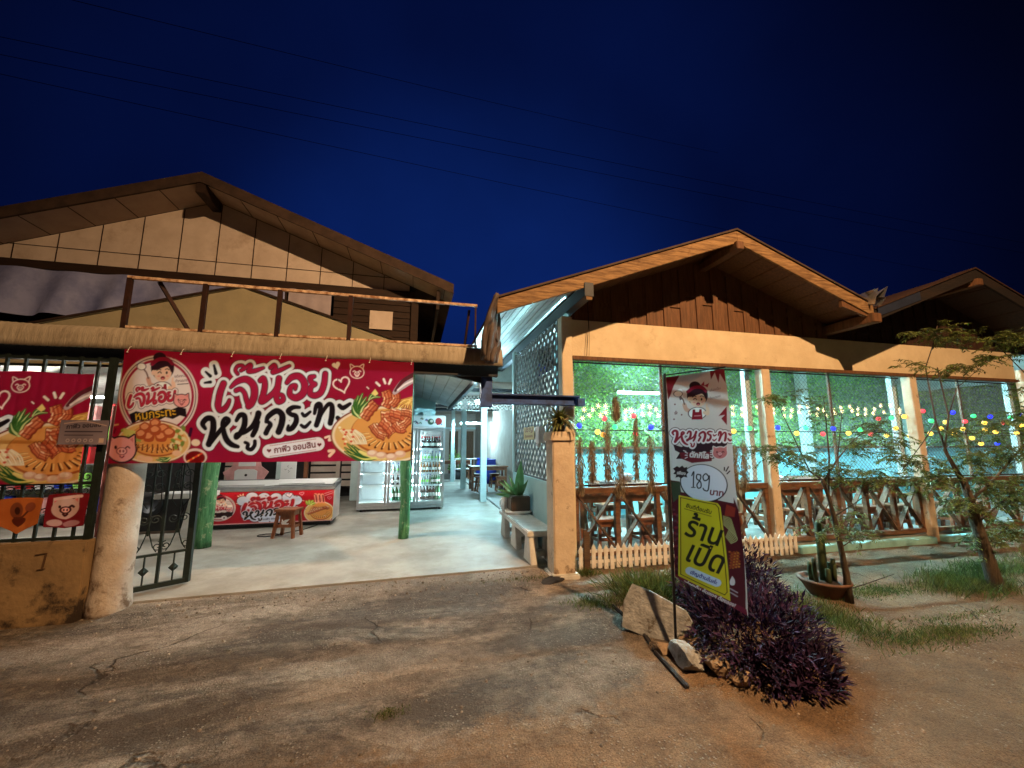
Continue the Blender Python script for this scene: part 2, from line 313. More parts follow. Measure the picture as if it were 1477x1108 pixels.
def groundmat():
    m = bpy.data.materials.new('ground_surface'); m.use_nodes = True; t = m.node_tree; n = t.nodes; l = t.links; b = n['Principled BSDF']
    tcn = n.new('ShaderNodeTexCoord'); P = tcn.outputs['Object']
    def noise(sc, det=8, ro=0.65, st=None, dist=0):
        x = n.new('ShaderNodeTexNoise'); x.inputs['Scale'].default_value = sc; x.inputs['Detail'].default_value = det; x.inputs['Roughness'].default_value = ro; x.inputs['Distortion'].default_value = dist
        if st:
            mp = n.new('ShaderNodeMapping'); mp.inputs['Scale'].default_value = st; l.new(P, mp.inputs[0]); l.new(mp.outputs[0], x.inputs['Vector'])
        else: l.new(P, x.inputs['Vector'])
        return x.outputs['Fac']
    def rng(v, a, b_, c=0, d=1):
        x = n.new('ShaderNodeMapRange'); l.new(v, x.inputs['Value'])
        for k_, q in zip(('From Min', 'From Max', 'To Min', 'To Max'), (a, b_, c, d)): x.inputs[k_].default_value = q
        return x.outputs[0]
    def mix(f, a, b_):
        x = n.new('ShaderNodeMix'); x.data_type = 'RGBA'
        if hasattr(f, 'links'): l.new(f, x.inputs[0])
        else: x.inputs[0].default_value = f
        for s_, q in ((6, a), (7, b_)):
            if isinstance(q, tuple): x.inputs[s_].default_value = q+(1,)
            else: l.new(q, x.inputs[s_])
        return x.outputs[2]
    def mth(op, a, b_=None):
        x = n.new('ShaderNodeMath'); x.operation = op
        for i_, q in ((0, a), (1, b_)):
            if q is None: continue
            if hasattr(q, 'links'): l.new(q, x.inputs[i_])
            else: x.inputs[i_].default_value = q
        return x.outputs[0]
    sp = n.new('ShaderNodeSeparateXYZ'); l.new(P, sp.inputs[0]); X, Y = sp.outputs[0], sp.outputs[1]
    base = mix(rng(noise(5, 10, .75), .36, .64), (0.32, 0.265, 0.215), (0.18, 0.145, 0.115))
    screed = mix(rng(noise(16, 8, .7), .36, .64), (0.41, 0.345, 0.285), (0.28, 0.235, 0.19))
    pm = rng(noise(0.8, 9, .6, (0.55, 1.5, 1), .6), .515, .535)
    c = mix(pm, base, screed)
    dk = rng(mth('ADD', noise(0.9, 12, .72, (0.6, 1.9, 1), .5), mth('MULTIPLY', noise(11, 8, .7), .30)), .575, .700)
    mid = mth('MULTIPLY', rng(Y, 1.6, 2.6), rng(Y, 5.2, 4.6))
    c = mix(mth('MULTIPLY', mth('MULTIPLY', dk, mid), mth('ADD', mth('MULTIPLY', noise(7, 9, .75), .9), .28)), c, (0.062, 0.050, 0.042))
    # the orange road in front and the earth on the right
    edge = mth('SUBTRACT', Y, mth('ADD', mth('MULTIPLY', X, 0.17), 2.40))
    edge = mth('ADD', edge, mth('MULTIPLY', mth('SUBTRACT', noise(1.3, 8), .5), .9))
    road = rng(mth('ADD', edge, mth('MULTIPLY', mth('SUBTRACT', noise(12, 8, .75), .5), .7)), 0.10, -0.10)
    right = rng(mth('ADD', X, mth('MULTIPLY', mth('SUBTRACT', noise(1.1, 11, .75), .5), 2.6)), 2.0, 2.8)
    soil = mix(rng(noise(4, 9, .7), .36, .64), (0.33, 0.22, 0.135), (0.165, 0.108, 0.068))
    soil = mix(rng(noise(1.0, 11, .75, (1, 1.8, 1)), .52, .68), soil, (0.085, 0.055, 0.034))
    c = mix(mth('MAXIMUM', road, right), c, soil)
    earth = mix(rng(noise(3, 10, .75), .38, .62), (0.19, 0.12, 0.068), (0.095, 0.062, 0.038)); c = mix(mth('MULTIPLY', rng(mth('ADD', X, mth('MULTIPLY', noise(1.4, 10, .7), 1.6)), 3.0, 3.7), .8), c, earth)
    vo = n.new('ShaderNodeTexVoronoi'); vo.feature = 'DISTANCE_TO_EDGE'; vo.inputs['Scale'].default_value = 0.55
    vm = n.new('ShaderNodeVectorMath'); vm.operation = 'ADD'; l.new(P, vm.inputs[0])
    nv = n.new('ShaderNodeTexNoise'); nv.inputs['Scale'].default_value = 1.6; nv.inputs['Detail'].default_value = 6; l.new(P, nv.inputs['Vector'])
    vs2 = n.new('ShaderNodeVectorMath'); vs2.operation = 'SCALE'; vs2.inputs['Scale'].default_value = 0.9; l.new(nv.outputs['Color'], vs2.inputs[0]); l.new(vs2.outputs[0], vm.inputs[1])
    l.new(vm.outputs[0], vo.inputs['Vector'])
    crack = mth('MULTIPLY', rng(vo.outputs['Distance'], .009, .002), rng(noise(0.9, 5), .50, .58))
    c = mix(mth('MULTIPLY', crack, .8), c, (0.04, 0.03, 0.023))
    vp = n.new('ShaderNodeTexVoronoi'); vp.inputs['Scale'].default_value = 34; l.new(P, vp.inputs['Vector'])
    peb = mth('MULTIPLY', rng(vp.outputs['Distance'], .30, .16), rng(noise(2.2, 6, .6), .47, .62))
    c = mix(mth('MULTIPLY', peb, .62), c, (0.50, 0.45, 0.39))
    peb2 = rng(noise(48, 4, .6), .62, .70); c = mix(mth('MULTIPLY', peb2, .5), c, (0.05, 0.04, 0.032))
    grit = rng(noise(110, 4, .6), .34, .66, .62, 1.35)
    mm = n.new('ShaderNodeVectorMath'); mm.operation = 'SCALE'; l.new(c, mm.inputs[0]); l.new(grit, mm.inputs['Scale'])
    l.new(mm.outputs[0], b.inputs['Base Color']); b.inputs['Roughness'].default_value = .88; b.inputs['Specular IOR Level'].default_value = .25
    hgt = mth('ADD', mth('MULTIPLY', noise(14, 10, .7), 1.0), mth('MULTIPLY', noise(90, 5, .6), .35))
    hgt = mth('ADD', hgt, mth('MULTIPLY', peb, .35)); hgt = mth('SUBTRACT', hgt, mth('MULTIPLY', crack, .7)); hgt = mth('ADD', hgt, mth('MULTIPLY', pm, .12))
    bp = n.new('ShaderNodeBump'); l.new(hgt, bp.inputs['Height']); bp.inputs['Strength'].default_value = 1.0; bp.inputs['Distance'].default_value = .05
    l.new(bp.outputs[0], b.inputs['Normal'])
    return m
struct(npmesh('ground', vv, ff, groundmat(), smooth=True))
m = MB(); m.prism([(-9, 4.93, -0.06), (-2.78, 4.93, -0.06), (1.66, 5.14, -0.06), (1.98, 5.14, -0.06), (1.98, 22, -0.06), (-9, 22, -0.06)], (0, 0, 0.115))
struct(m.build('courtyard_floor', M['floor'], bevel=0.008))
m = MB(); m.bx((1.98, 5.12, -0.06), (26, 22, 0.10)); struct(m.build('hall_floor', M['hallfloor'], bevel=0.01))

# ================================================================ HOUSE on the left
h = thing('house', 'two storey house with pale boarded gable behind the courtyard canopy', 'house', (-3.5, 8, 0))
RX, RZ = -3.75, 6.20
def roofz(x): return RZ-(0.370 if x > RX else 0.40)*abs(x-RX)
gw = MB(); gw.prism([(-7.3, 8, 4.6), (-0.22, 8, 4.6), (-0.22, 8, roofz(-.22)-.14), (RX, 8, RZ-.14), (-7.3, 8, roofz(-7.3)-.14)], (0, 0.08, 0)); gwo = gw.build('gable_wall', M['panel'], h)
for i in range(-6, 7):
    x = RX+0.08+0.59*i; zt = roofz(x)-.15
    if zt > 4.66 and -7.2 < x < -.3: js = MB(); js.bx((x-.006, 7.990, 4.6), (x+.006, 8.0, zt)); js.build('joint_strip', M['darkwood'], gwo)
js = MB(); js.bx((-7.2, 7.990, 4.885), (-0.5, 8.0, 4.893)); js.build('joint_strip', M['darkwood'], gwo)
for sgn, xe in ((1, 0.62), (-1, -9.0)):
    ze = roofz(xe)
    a, b_ = V((RX, 7.4, RZ)), V((xe, 7.4, ze))
    m = MB(); m.prism([(RX, 7.4, RZ-.075), (xe, 7.4, ze-.075), (xe, 7.4, ze), (RX, 7.4, RZ)], (0, 9.5, 0)); rf = m.build('roof', M['rooftile'], h)
    m = MB(); m.prism([(RX, 7.36, RZ+.04), (xe, 7.36, ze+.04), (xe, 7.36, ze-.15), (RX, 7.36, RZ-.15)], (0, 0.035, 0)); m.build('fascia', M['rooftile'], h, jit=0.004)
    m = MB(); m.prism([(RX, 7.4, RZ-.13), (xe, 7.4, ze-.13), (xe, 7.4, ze-.115), (RX, 7.4, RZ-.115)], (0, 0.6, 0)); so = m.build('soffit', M['soffit'], h)
    for i in range(1, 12):
        x = RX+sgn*0.6*i; m = MB()
        if abs(x-RX) < abs(xe-RX)-.1: m.bx((x-.004, 7.4, roofz(x)-.134-.006), (x+.004, 8.0, roofz(x)-.131)); m.build('joint_strip', M['darkwood'], so)
m = MB(); m.bx((RX-.07, 7.38, RZ-.34), (RX+.07, 8.0, RZ-.15)); m.build('ridge_beam', M['darkwood'], h, bevel=.006)
m = MB(); m.bx((-7.4, 7.9, 4.45), (-0.1, 8.02, 4.6)); m.build('wall_plate', M['darkwood'], h, bevel=.006)
m = MB()
for i in range(9):
    z = 3.28+i*.13; m.prism([(-1.62, 8.0, z), (-1.62, 7.975, z), (-1.62, 7.995, z+.135), (-1.62, 8.0, z+.135)], (1.45, 0, 0))
m.build('clapboard_wall', M['darkwood'], h)
m = MB(); m.bx((-0.95, 7.955, 3.8), (-0.52, 7.97, 4.17)); m.build('cover_board', M['panel'], h)
m = MB(); m.bx((-0.17, 7.92, 3.2), (-0.03, 8.06, 4.45)); m.build('corner_post', M['darkwood'], h, bevel=.005)
m = MB(); m.bx((-0.16, 8.06, 0), (-0.06, 15, 4.5)); m.build('side_wall', M['darkwood'], h)
m = MB(); m.bx((0.30, 7.45, 4.12), (.36, 15, 4.50)); m.build('eave_board', M['darkwood'], h)
m = MB(); m.bx((-9, 8.0, 3.05), (-0.2, 12, 3.2)); m.build('verandah_floor', M['darkwood'], h)
m = MB(); m.bx((-9, 11.9, 3.2), (-0.2, 12, 4.7)); m.build('back_wall', M['nearblack'], h)
m = MB()
for x in (-7.2, -4.9, -2.4): m.bx((x-.06, 7.94, 3.2), (x+.06, 8.06, 4.45))
m.build('verandah_post', M['darkwood'], h)
# ground floor of the house: openings and pale posts behind the freezer
m = MB(); m.bx((-9, 12.0, 0.05), (-6.2, 12.15, 3.05)); m.bx((-9, 12.0, 2.3), (.55, 12.15, 3.05)); m.build('front_wall', M['bluewall'], h)
m = MB(); m.bx((-6.2, 12.9, 0.05), (0.55, 13.0, 2.4)); m.build('inner_wall', M['nearblack'], h)
for x, wd in ((-3.36, .32), (-1.55, .26), (0.3, .2)):
    m = MB(); m.bx((x-wd/2, 11.8, .05), (x+wd/2, 11.98, 2.5)); m.build('post', M['paleblue'], h, bevel=.01)
for x in (-2.86, -2.05, -5.0, -4.2):
    m = MB(); m.bx((x-.05, 12.02, .05), (x+.05, 12.1, 2.3)); m.build('door_frame', M['tablewood'] if x == -2.86 else M['soffit'], h)
for x0, x1 in ((-2.8, -2.1), (-2.0, -1.7), (-4.9, -4.3)):
    m = MB()
    for i in range(9): m.bx((x0, 12.3, 0.4+i*.2), (x1, 12.33, .55+i*.2))
    m.build('slatted_shutter', M['soffit'], h)
m = MB(); m.bx((-1.4, 12.2, .05), (-.3, 12.24, 2.2)); m.build('door', mat('blue_door', (.02, .04, .13), .5), h)
# hanging sheets of the verandah
def sheet(name, x0, x1, ztop, zbot, y, mt, lab, cat, amp=.04, fr=9):
    nx_, nz_ = 60, 14; v = []; f = []
    for j in range(nz_):
        for i in range(nx_):
            u = i/(nx_-1); t = j/(nz_-1); x = x0+(x1-x0)*u
            zt = ztop(u) if callable(ztop) else ztop; zb = zbot(u) if callable(zbot) else zbot
            v.append((x, y+amp*sin(fr*2*pi*u+2*t)*(0.3+t)*(.6+.4*sin(5*u)), zt+(zb-zt)*t+.01*sin(17*u)))
    for j in range(nz_-1):
        for i in range(nx_-1): f.append((j*nx_+i, j*nx_+i+1, (j+1)*nx_+i+1, (j+1)*nx_+i))
    o = MB().add(v, f).build(name, mt, None, smooth=True); return tag(o, lab, cat)
sheet('tarpaulin', -6.95, -2.45, 4.44, lambda u: 3.62+.25*u, 7.87, M['tarp'], 'creased translucent plastic sheet closing the left upper verandah', 'tarpaulin', .10, 6)
sheet('curtain', -2.38, -1.64, 4.44, 3.7, 7.85, M['cloth'], 'pale lilac cloth hung beside the dark clapboard wall upstairs', 'curtain', .015, 3)

# ================================================================ COURTYARD CANOPY
c_ = thing('courtyard_canopy', 'gabled sheet roof over the courtyard on green log posts', 'canopy', (-2.4, 6, 0))
cx, cz, cs = -2.4, 3.72, 0.31
m = MB(); m.prism([(-6.4, 6, 2.52), (0.95, 6, 2.62), (0.95, 6, cz-cs*3.35), (cx, 6, cz), (-6.4, 6, cz-cs*4)], (0, .02, 0)); gs = m.build('gable_sheet', M['panelolive'], c_)
for sgn, xe in ((1, 1.0), (-1, -6.6)):
    ze = cz-cs*abs(xe-cx)
    m = MB(); m.prism([(cx, 5.99, cz+.035), (xe, 5.99, ze+.035), (xe, 5.99, ze+.015), (cx, 5.99, cz+.015)], (0, 6.1, 0)); m.build('roof_sheet', M['panelolive'], c_)
    m = MB(); nrib = 16
    for i in range(nrib):       # ribbed white lining sheets below
        x0 = cx+(xe-cx)*i/nrib; x1 = cx+(xe-cx)*(i+1)/nrib-.012*sgn
        m.prism([(x0, 6.03, cz-cs*abs(x0-cx)-.03), (x1, 6.03, cz-cs*abs(x1-cx)-.03), (x1, 6.03, cz-cs*abs(x1-cx)-.015), (x0, 6.03, cz-cs*abs(x0-cx)-.015)], (0, 5.9, 0))
    m.build('lining', M['whitesheet'], c_)
    m = MB(); m.bar((xe-.05*sgn, 5.4, ze-.04), (xe-.05*sgn, 12, ze-.04), .07, .12); m.build('eave_beam', M['darksteel'], c_)
m = MB(); m.bar((cx, 5.985, cz+.035), (1.0, 5.985, cz-cs*3.4+.035), .02, .025); m.bar((cx, 5.985, cz+.035), (-6.4, 5.985, cz-cs*4+.035), .02, .025); m.build('edge_batten', M['darkwood'], c_)
m = MB()  # curved corrugated fibre-cement edge
prof = [(5.45, 2.80), (5.0, 2.792), (4.84, 2.78), (4.785, 2.762), (4.757, 2.73), (4.745, 2.66), (4.74, 2.60), (4.738, 2.54)]
nX = 420; x0, x1 = -7.0, 1.02; b0 = len(m.v)
for i in range(nX+1):
    x = x0+(x1-x0)*i/nX; rip = .0035*sin(2*pi*x/.058)+.003*sin(x*9.1)
    for (py_, pz) in prof: m.v.append((x, py_-rip*.7, pz+rip*.5-.004*sin(x*3.1)))
k_ = len(prof)
for i in range(nX):
    for j in range(k_-1): m.f.append((b0+i*k_+j, b0+(i+1)*k_+j, b0+(i+1)*k_+j+1, b0+i*k_+j+1))
vo_ = m.build('edge_sheet', M['valance'], c_, smooth=True)
md = vo_.modifiers.new('thickness', 'SOLIDIFY'); md.thickness = .012
m = MB(); m.bx((-7.0, 4.84, 2.42), (0.98, 4.92, 2.56)); m.build('front_beam', M['darksteel'], c_, bevel=.004)
m = MB(); m.bar((0.86, 4.9, 2.45), (0.86, 6.2, 2.6), .08, .14); m.bar((-0.5, 4.95, 2.66), (0.86, 4.95, 2.40), .05, .13); m.build('bracket', M['darksteel'], c_)
m = MB(); m.bx((0.78, 4.90, 2.05), (0.92, 5.04, 2.5)); m.build('hanger', M['blueiron'], c_, bevel=.005)
for (x, y, r) in ((-3.06, 7.17, .128), (-0.14, 7.05, .082)):
    pts = [(x+.012*sin(z*3+x), y+.01*cos(z*4), z) for z in np.linspace(.03, 2.95, 16)]
    rr = [r*(1+.07*sin(z*7+x*3)) for z in np.linspace(0, 3, 16)]
    m = MB(); m.tube(pts, rr, 14); m.build('post', M['greenpost'], c_, smooth=True, jit=.004)
# steel beam across the passage
m = MB(); m.bx((.80, 4.91, 2.09), (2.12, 5.03, 2.11)); m.bx((.80, 4.91, 2.20), (2.12, 5.03, 2.22)); m.bx((.80, 4.96, 2.11), (2.12, 4.98, 2.20))
m.box((2.10, 4.90, 2.13), (.10, .12, .10)); tag(m.build('steel_beam', M['blueiron'], None, bevel=.003), 'dark blue steel beam across the passage above the bromeliad', 'beam')
# sign frame on top of the canopy edge
sf = thing('sign_frame', 'empty rusty sign frame with pale top rail standing on the canopy edge', 'sign frame', (-1.1, 4.86, 2.77))
m = MB(); m.bar((-3.02, 4.86, 3.34), (.71, 4.86, 3.33), .035, .03); m.build('top_rail', M['railtop'], sf)
m = MB(); m.bar((-3.02, 4.86, 2.80), (.71, 4.86, 2.80), .03, .025); m.build('bottom_rail', M['railtop'], sf)
for x in (-3.0, -2.3, -1.56, -.80): 
    m = MB(); m.bar((x, 4.86, 2.78), (x, 4.86, 3.33), .045, .04); m.build('upright', M['rust'], sf)
m = MB(); m.bar((.69, 4.86, 2.78), (.69, 4.86, 3.33), .02, .02); m.build('upright', M['rust'], sf)
m = MB(); m.bar((-2.76, 4.9, 3.33), (-2.50, 5.1, 2.80), .035, .035); m.build('brace', M['rust'], sf)
m = MB(); m.bar((.62, 4.95, 3.3), (.58, 5.1, 2.8), .025, .025); m.build('brace', M['rust'], sf)

# ================================================================ BOUNDARY WALL, PILLARS, GRILLE, GATE
m = MB(); m.bx((-9, 4.69, -.05), (-2.93, 4.85, .70)); bwall = tag(m.build('boundary_wall', M['wallstain'], None, bevel=.012), 'low mustard rendered wall with black stains under the left grille', 'wall')
m = MB(); m.lathe((-2.80, 4.87, -.05), [(.175, 0), (.17, .12), (.152, .3), (.146, 1.5), (.144, 2.48)], 28); tag(m.build('round_pillar', M['pillar'], None, smooth=True), 'round rendered gate pillar with dirty foot left of the courtyard', 'pillar')
def spiral(c, r, turns, a0, sgn=1, n=22, y=0):
    return [(c[0]+r*(1-.8*i/n)*cos(a0+sgn*turns*2*pi*i/n), y, c[1]+r*(1-.8*i/n)*sin(a0+sgn*turns*2*pi*i/n)) for i in range(n+1)]
g = thing('iron_grille', 'dark iron bar grille standing on the low stained wall', 'grille', (-4.5, 4.77, .7))
m = MB()
for z in (.72, 1.22, 1.62, 2.42): m.bar((-8, 4.77, z), (-2.97, 4.77, z), .02, .03)
m.bar((-2.98, 4.77, .7), (-2.98, 4.77, 2.45), .05, .05); m.build('frame', M['iron'], g)
x = -3.10
while x > -7.6:
    m = MB(); m.bar((x, 4.77, .7), (x, 4.77, 2.45), .022, .022); m.build('bar', M['iron'], g); x -= .145
m = MB(); x = -3.03
while x > -4.6:
    for zc in (1.28, 1.15, .95): m.tube(spiral((x-.03, zc), .05, 1.4, 0, 1, y=4.775), .005, 5); m.tube(spiral((x-.10, zc), .05, 1.4, pi, -1, y=4.775), .005, 5)
    x -= .145
m.build('scrollwork', M['iron'], g)
gt = thing('gate_leaf', 'open green iron gate leaf with scrolls beside the round pillar', 'gate', (-2.87, 5.12, 0))
A, B = V((-2.88, 5.10, 0)), V((-2.42, 5.41, 0)); dv = (B-A)
def gp(u, z): p = A+dv*u; return V((p.x, p.y, z))
m = MB(); m.bar(gp(1, .08), gp(1, 2.1), .06, .05); m.bar(gp(0, .08), gp(0, 2.1), .04, .04); m.bar(gp(0, .10), gp(1, .10), .04, .05); m.bar(gp(0, .42), gp(1, .42), .03, .025); m.bar(gp(0, 2.1), gp(1, 2.1), .03, .04); m.build('frame', M['iron'], gt)
for u in (.12, .54):
    m = MB(); m.bar(gp(u, .1), gp(u, 2.1), .026, .026); m.build('bar', M['iron'], gt)
for u in (.33, .77):
    m = MB(); m.bar(gp(u, .62), gp(u, 2.1), .014, .014); m.bar(gp(u, .1), gp(u, .42), .012, .012)
    pz = gp(u, .26); d_ = dv.normalized()
    m.add([pz+d_*.045, pz+V((0, 0, .05)), pz-d_*.045, pz-V((0, 0, .05)), pz+V((.012, -.02, 0)), pz-V((.012, -.02, 0))], [(0, 1, 4), (1, 2, 4), (2, 3, 4), (3, 0, 4), (1, 0, 5), (2, 1, 5), (3, 2, 5), (0, 3, 5)])
    m.build('spear_bar', M['iron'], gt)
m = MB()
def gsp(u, zc, r, a0, s):
    q = spiral((0, zc), r, 1.5, a0, s); m.tube([gp(u+p[0]/dv.length, p[2]) for p in q], .006, 5)
for u in (.33, .77):
    for s in (-1, 1):
        gsp(u+s*.085, .78, .05, pi/2-s*pi/2 if s > 0 else 0, s); gsp(u+s*.16, .50, .05, pi/2, -s)
        m.tube([gp(u, .74), gp(u+s*.03, .62), gp(u+s*.09, .50), gp(u+s*.15, .445)], .006, 5)
        for zc in (1.42, 1.26, 1.12): gsp(u+s*.085, zc, .048, pi/2-s*pi/2 if s > 0 else 0, s)
        m.tube([gp(u+s*.03, 1.7), gp(u+s*.03, 1.36), gp(u+s*.10, 1.28), gp(u+s*.14, .98), gp(u+s*.05, .9)], .006, 5)
m.build('scrollwork', M['iron'], gt)
# square pillar on the right of the gateway
p_ = thing('gate_pillar', 'square cream gate pillar carrying the bromeliad pot', 'pillar', (1.80, 4.90, 0))
m = MB(); m.bx((1.665, 4.765, -.05), (1.935, 5.035, 1.62)); m.build('shaft', M['postcream'], p_, bevel=.012)
m = MB(); m.bx((1.64, 4.74, 1.62), (1.96, 5.06, 1.74)); m.build('cap', M['postcream'], p_, bevel=.012)
m = MB(); m.bx((1.62, 4.72, -.05), (1.98, 5.07, .05)); m.build('footing', M['concrete'], p_, bevel=.02)

# ================================================================ DINING HALL
d = thing('dining_hall', 'open fronted dining hall with wooden gables above a cream lintel', 'building', (6.0, 5.15, 0))
m = MB(); m.bx((2.085, 5.10, 2.80), (11.2, 5.22, 3.33)); m.build('lintel', M['cream'], d, bevel=.008)
m = MB(); m.bx((1.93, 5.075, -.02), (2.085, 5.235, 3.36)); m.build('corner_post', M['cream'], d, bevel=.008)
m = MB(); m.bx((2.085, 5.06, 2.745), (11.2, 5.16, 2.80)); m.bx((2.06, 5.085, 2.80), (2.085, 5.10, 3.33)); m.build('lintel_trim', M['redwood'], d, bevel=.004)
for x in (5.30, 8.42, 11.45):
    m = MB(); m.bx((x-.075, 5.05, -.05), (x+.075, 5.20, 2.745 if x < 11 else 3.0)); m.build('post', M['postcream'], d, bevel=.008)
    m = MB(); m.bx((x-.22, 5.25, 1.0), (x-.13, 5.33, 3.2)); m.build('inner_post', M['paleblue'], d)
m = MB(); m.bx((2.1, 5.25, 1.0), (2.17, 5.33, 3.2)); m.build('inner_post', M['paleblue'], d)
YF = 4.4
def hz(x): return min(4.59-.375*abs(x-4.34), 99) if x < 6.73 else 4.52-.36*abs(x-9.13)
for (xa, za, xl, xr) in ((4.34, 4.59, .88, 6.73), (9.13, 4.52, 6.73, 13.0)):
    g_ = MB(); xl2, xr2 = max(xl, 2.1), xr
    zl = za-.378*abs(xl2-xa)-.07; zr = za-.378*abs(xr2-xa)-.07
    pts = [(xl2, 5.14, 3.33), (xr2, 5.14, 3.33)]
    if zr > 3.34: pts.append((xr2, 5.14, zr))
    pts.append((xa, 5.14, za-.07))
    if zl > 3.34: pts.append((xl2, 5.14, zl))
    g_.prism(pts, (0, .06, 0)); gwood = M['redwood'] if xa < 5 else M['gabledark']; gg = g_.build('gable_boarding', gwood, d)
    m = MB(); x = xl2+.1
    while x < xr2-.1:       # raised stiles and rails of the panelled gable
        zt = za-.375*abs(x-xa)-.17
        if zt > 3.45:
            m.bx((x-.055, 5.115, 3.34), (x+.055, 5.139, zt))
            if int(x*3) % 2 == 0: m.bx((x+.055, 5.122, 3.34+(zt-3.34)*.38), (x+.235, 5.139, 3.34+(zt-3.34)*.38+.07))
            else: m.bx((x+.055, 5.122, 3.34+(zt-3.34)*.55), (x+.235, 5.139, 3.34+(zt-3.34)*.55+.07))
        x += .29
    m.build('panel_frame', gwood, gg)
    for sgn, xe in ((-1, xl), (1, xr)):
        ze = za-.378*abs(xe-xa)
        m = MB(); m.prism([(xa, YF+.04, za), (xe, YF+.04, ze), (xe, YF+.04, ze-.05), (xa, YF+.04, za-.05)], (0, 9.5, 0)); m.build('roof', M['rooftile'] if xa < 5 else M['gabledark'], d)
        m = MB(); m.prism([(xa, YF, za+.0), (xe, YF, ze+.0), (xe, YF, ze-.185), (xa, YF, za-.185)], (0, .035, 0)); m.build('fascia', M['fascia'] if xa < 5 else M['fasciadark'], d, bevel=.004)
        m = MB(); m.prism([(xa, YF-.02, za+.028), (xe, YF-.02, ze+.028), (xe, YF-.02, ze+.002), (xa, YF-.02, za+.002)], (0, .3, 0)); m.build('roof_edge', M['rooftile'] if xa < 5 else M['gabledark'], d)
        white = (sgn < 0 and xa < 5); 
        if white:
            m = MB(); xm = 2.05; zm = za-.378*abs(xm-xa)
            for i in range(10):
                q0 = xe+(xm-xe)*i/10; q1 = xe+(xm-xe)*(i+1)/10-.012
                m.prism([(q0, YF+.04, hz(q0)-.075), (q1, YF+.04, hz(q1)-.075), (q1, YF+.04, hz(q1)-.06), (q0, YF+.04, hz(q0)-.06)], (0, 9.4, 0))
            m.build('passage_lining', M['whitesheet'], d)
            xe = 2.05; ze = za-.378*abs(xe-xa)
        m = MB(); nb_ = 9
        for i in range(nb_):   # soffit boards run front to back
            q0 = xa+(xe-xa)*i/nb_; q1 = xa+(xe-xa)*(i+1)/nb_-.012*sgn
            z0 = za-.378*abs(q0-xa); z1 = za-.378*abs(q1-xa)
            m.prism([(q0, YF+.04, z0-.10), (q1, YF+.04, z1-.10), (q1, YF+.04, z1-.08), (q0, YF+.04, z0-.08)], (0, .74, 0))
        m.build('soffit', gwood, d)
        m = MB()
        q0, q1 = xa, xe; z0 = za-.378*abs(q0-xa); z1 = za-.378*abs(q1-xa)
        q1 = xe if xa < 5 else xe
        m.prism([(q0, 5.22, z0-.10), (q1, 5.22, z1-.10), (q1, 5.22, z1-.08), (q0, 5.22, z0-.08)], (0, 8.6, 0)); m.build('ceiling_lining', M['whitesheet'], d)
    m = MB(); m.bx((xa-.06, YF-.05, za-.30), (xa+.06, 5.14, za-.185)); m.build('ridge_beam', M['redwood'], d, bevel=.006)
m = MB(); m.prism([(6.80, YF-.008, 3.51), (7.75, YF-.008, 3.85), (7.75, YF-.008, 4.02), (6.80, YF-.008, 3.67)], (0, .006, 0)); m.build('flashing', mat('dull_flashing', (.03, .04, .075), .5, metal=.3), d)
m = MB(); m.bx((6.62, YF-.06, 3.40), (6.78, 5.6, 3.54)); m.build('valley_beam', M['redwood'], d, bevel=.006)
m = MB(); m.prism([(6.15, YF+.02, 3.62), (6.62, YF+.02, 3.50), (6.62, YF+.02, 3.60), (6.15, YF+.02, 3.72)], (0, .05, 0)); m.build('valley_board', M['redwood'], d)
m = MB(); m.bx((1.98, YF-.02, 3.40), (2.10, 9.8, 3.58)); m.build('side_beam', M['darksteel'], d, bevel=.004)
m = MB(); m.bx((2.0, 4.385, 3.36), (2.08, 4.40, 3.44)); m.build('beam_end', M['fascia'], d)
m = MB(); m.bx((1.90, 5.24, 0), (2.03, 7.85, 1.03)); m.build('side_wall', M['bluewall'], d, bevel=.006)
m = MB(); m.bx((1.90, 7.78, 1.03), (2.0, 7.88, 3.45)); m.build('side_post', M['paleblue'], d)
m = MB(); m.bx((2.9, 7.96, 0), (24, 8.1, 1.50)); m.build('back_wall', mat('turquoise_wall', (0.28, 0.72, 0.80), 0.6, (0.22, 0.62, 0.72), 3), d)
m = MB(); m.bx((2.9, 8.02, 1.50), (24, 8.1, 4.4)); m.build('upper_back_wall', M['bluewall'], d)
m = MB(); m.bx((2.9, 7.9, 1.47), (24, 7.96, 1.52)); m.build('wall_rail', M['redwood'], d)
for x in (3.0, 6.55, 9.2, 12.6):
    m = MB(); m.bx((x-.11, 7.72, 0), (x+.11, 7.88, 3.7)); m.build('back_post', M['paleblue'], d, bevel=.008)
m = MB(); m.bx((3.05, 8.2, 0), (3.2, 21, 3.3)); m.build('passage_wall', M['soffit'], d)
for xa_, xb_ in ((5.56, 8.30), (8.54, 11.36), (11.6, 16)):
    m = MB(); m.bx((xa_, 4.97, -.03), (xb_, 5.10, .085)); m.build('kerb', mat('turquoise_kerb', (.30, .58, .60), .7, (.22, .46, .48), 5, .2, 30), d, bevel=.01)
# valley gutter sheet crumpled between the two gables
m = MB()
for i in range(14):
    a_ = i/13; m.v += [(6.55+.28*a_, 4.30+.1*sin(i*2.1), 3.72+.10*sin(i*1.3)+.05*(i % 3)), (6.60+.28*a_, 4.55, 3.80+.06*cos(i*1.7))]
for i in range(13): m.f.append((2*i, 2*i+2, 2*i+3, 2*i+1))
tag(m.build('gutter_sheet', M['alu'], None), 'crumpled bright metal sheet in the valley between the two gables', 'metal sheet')
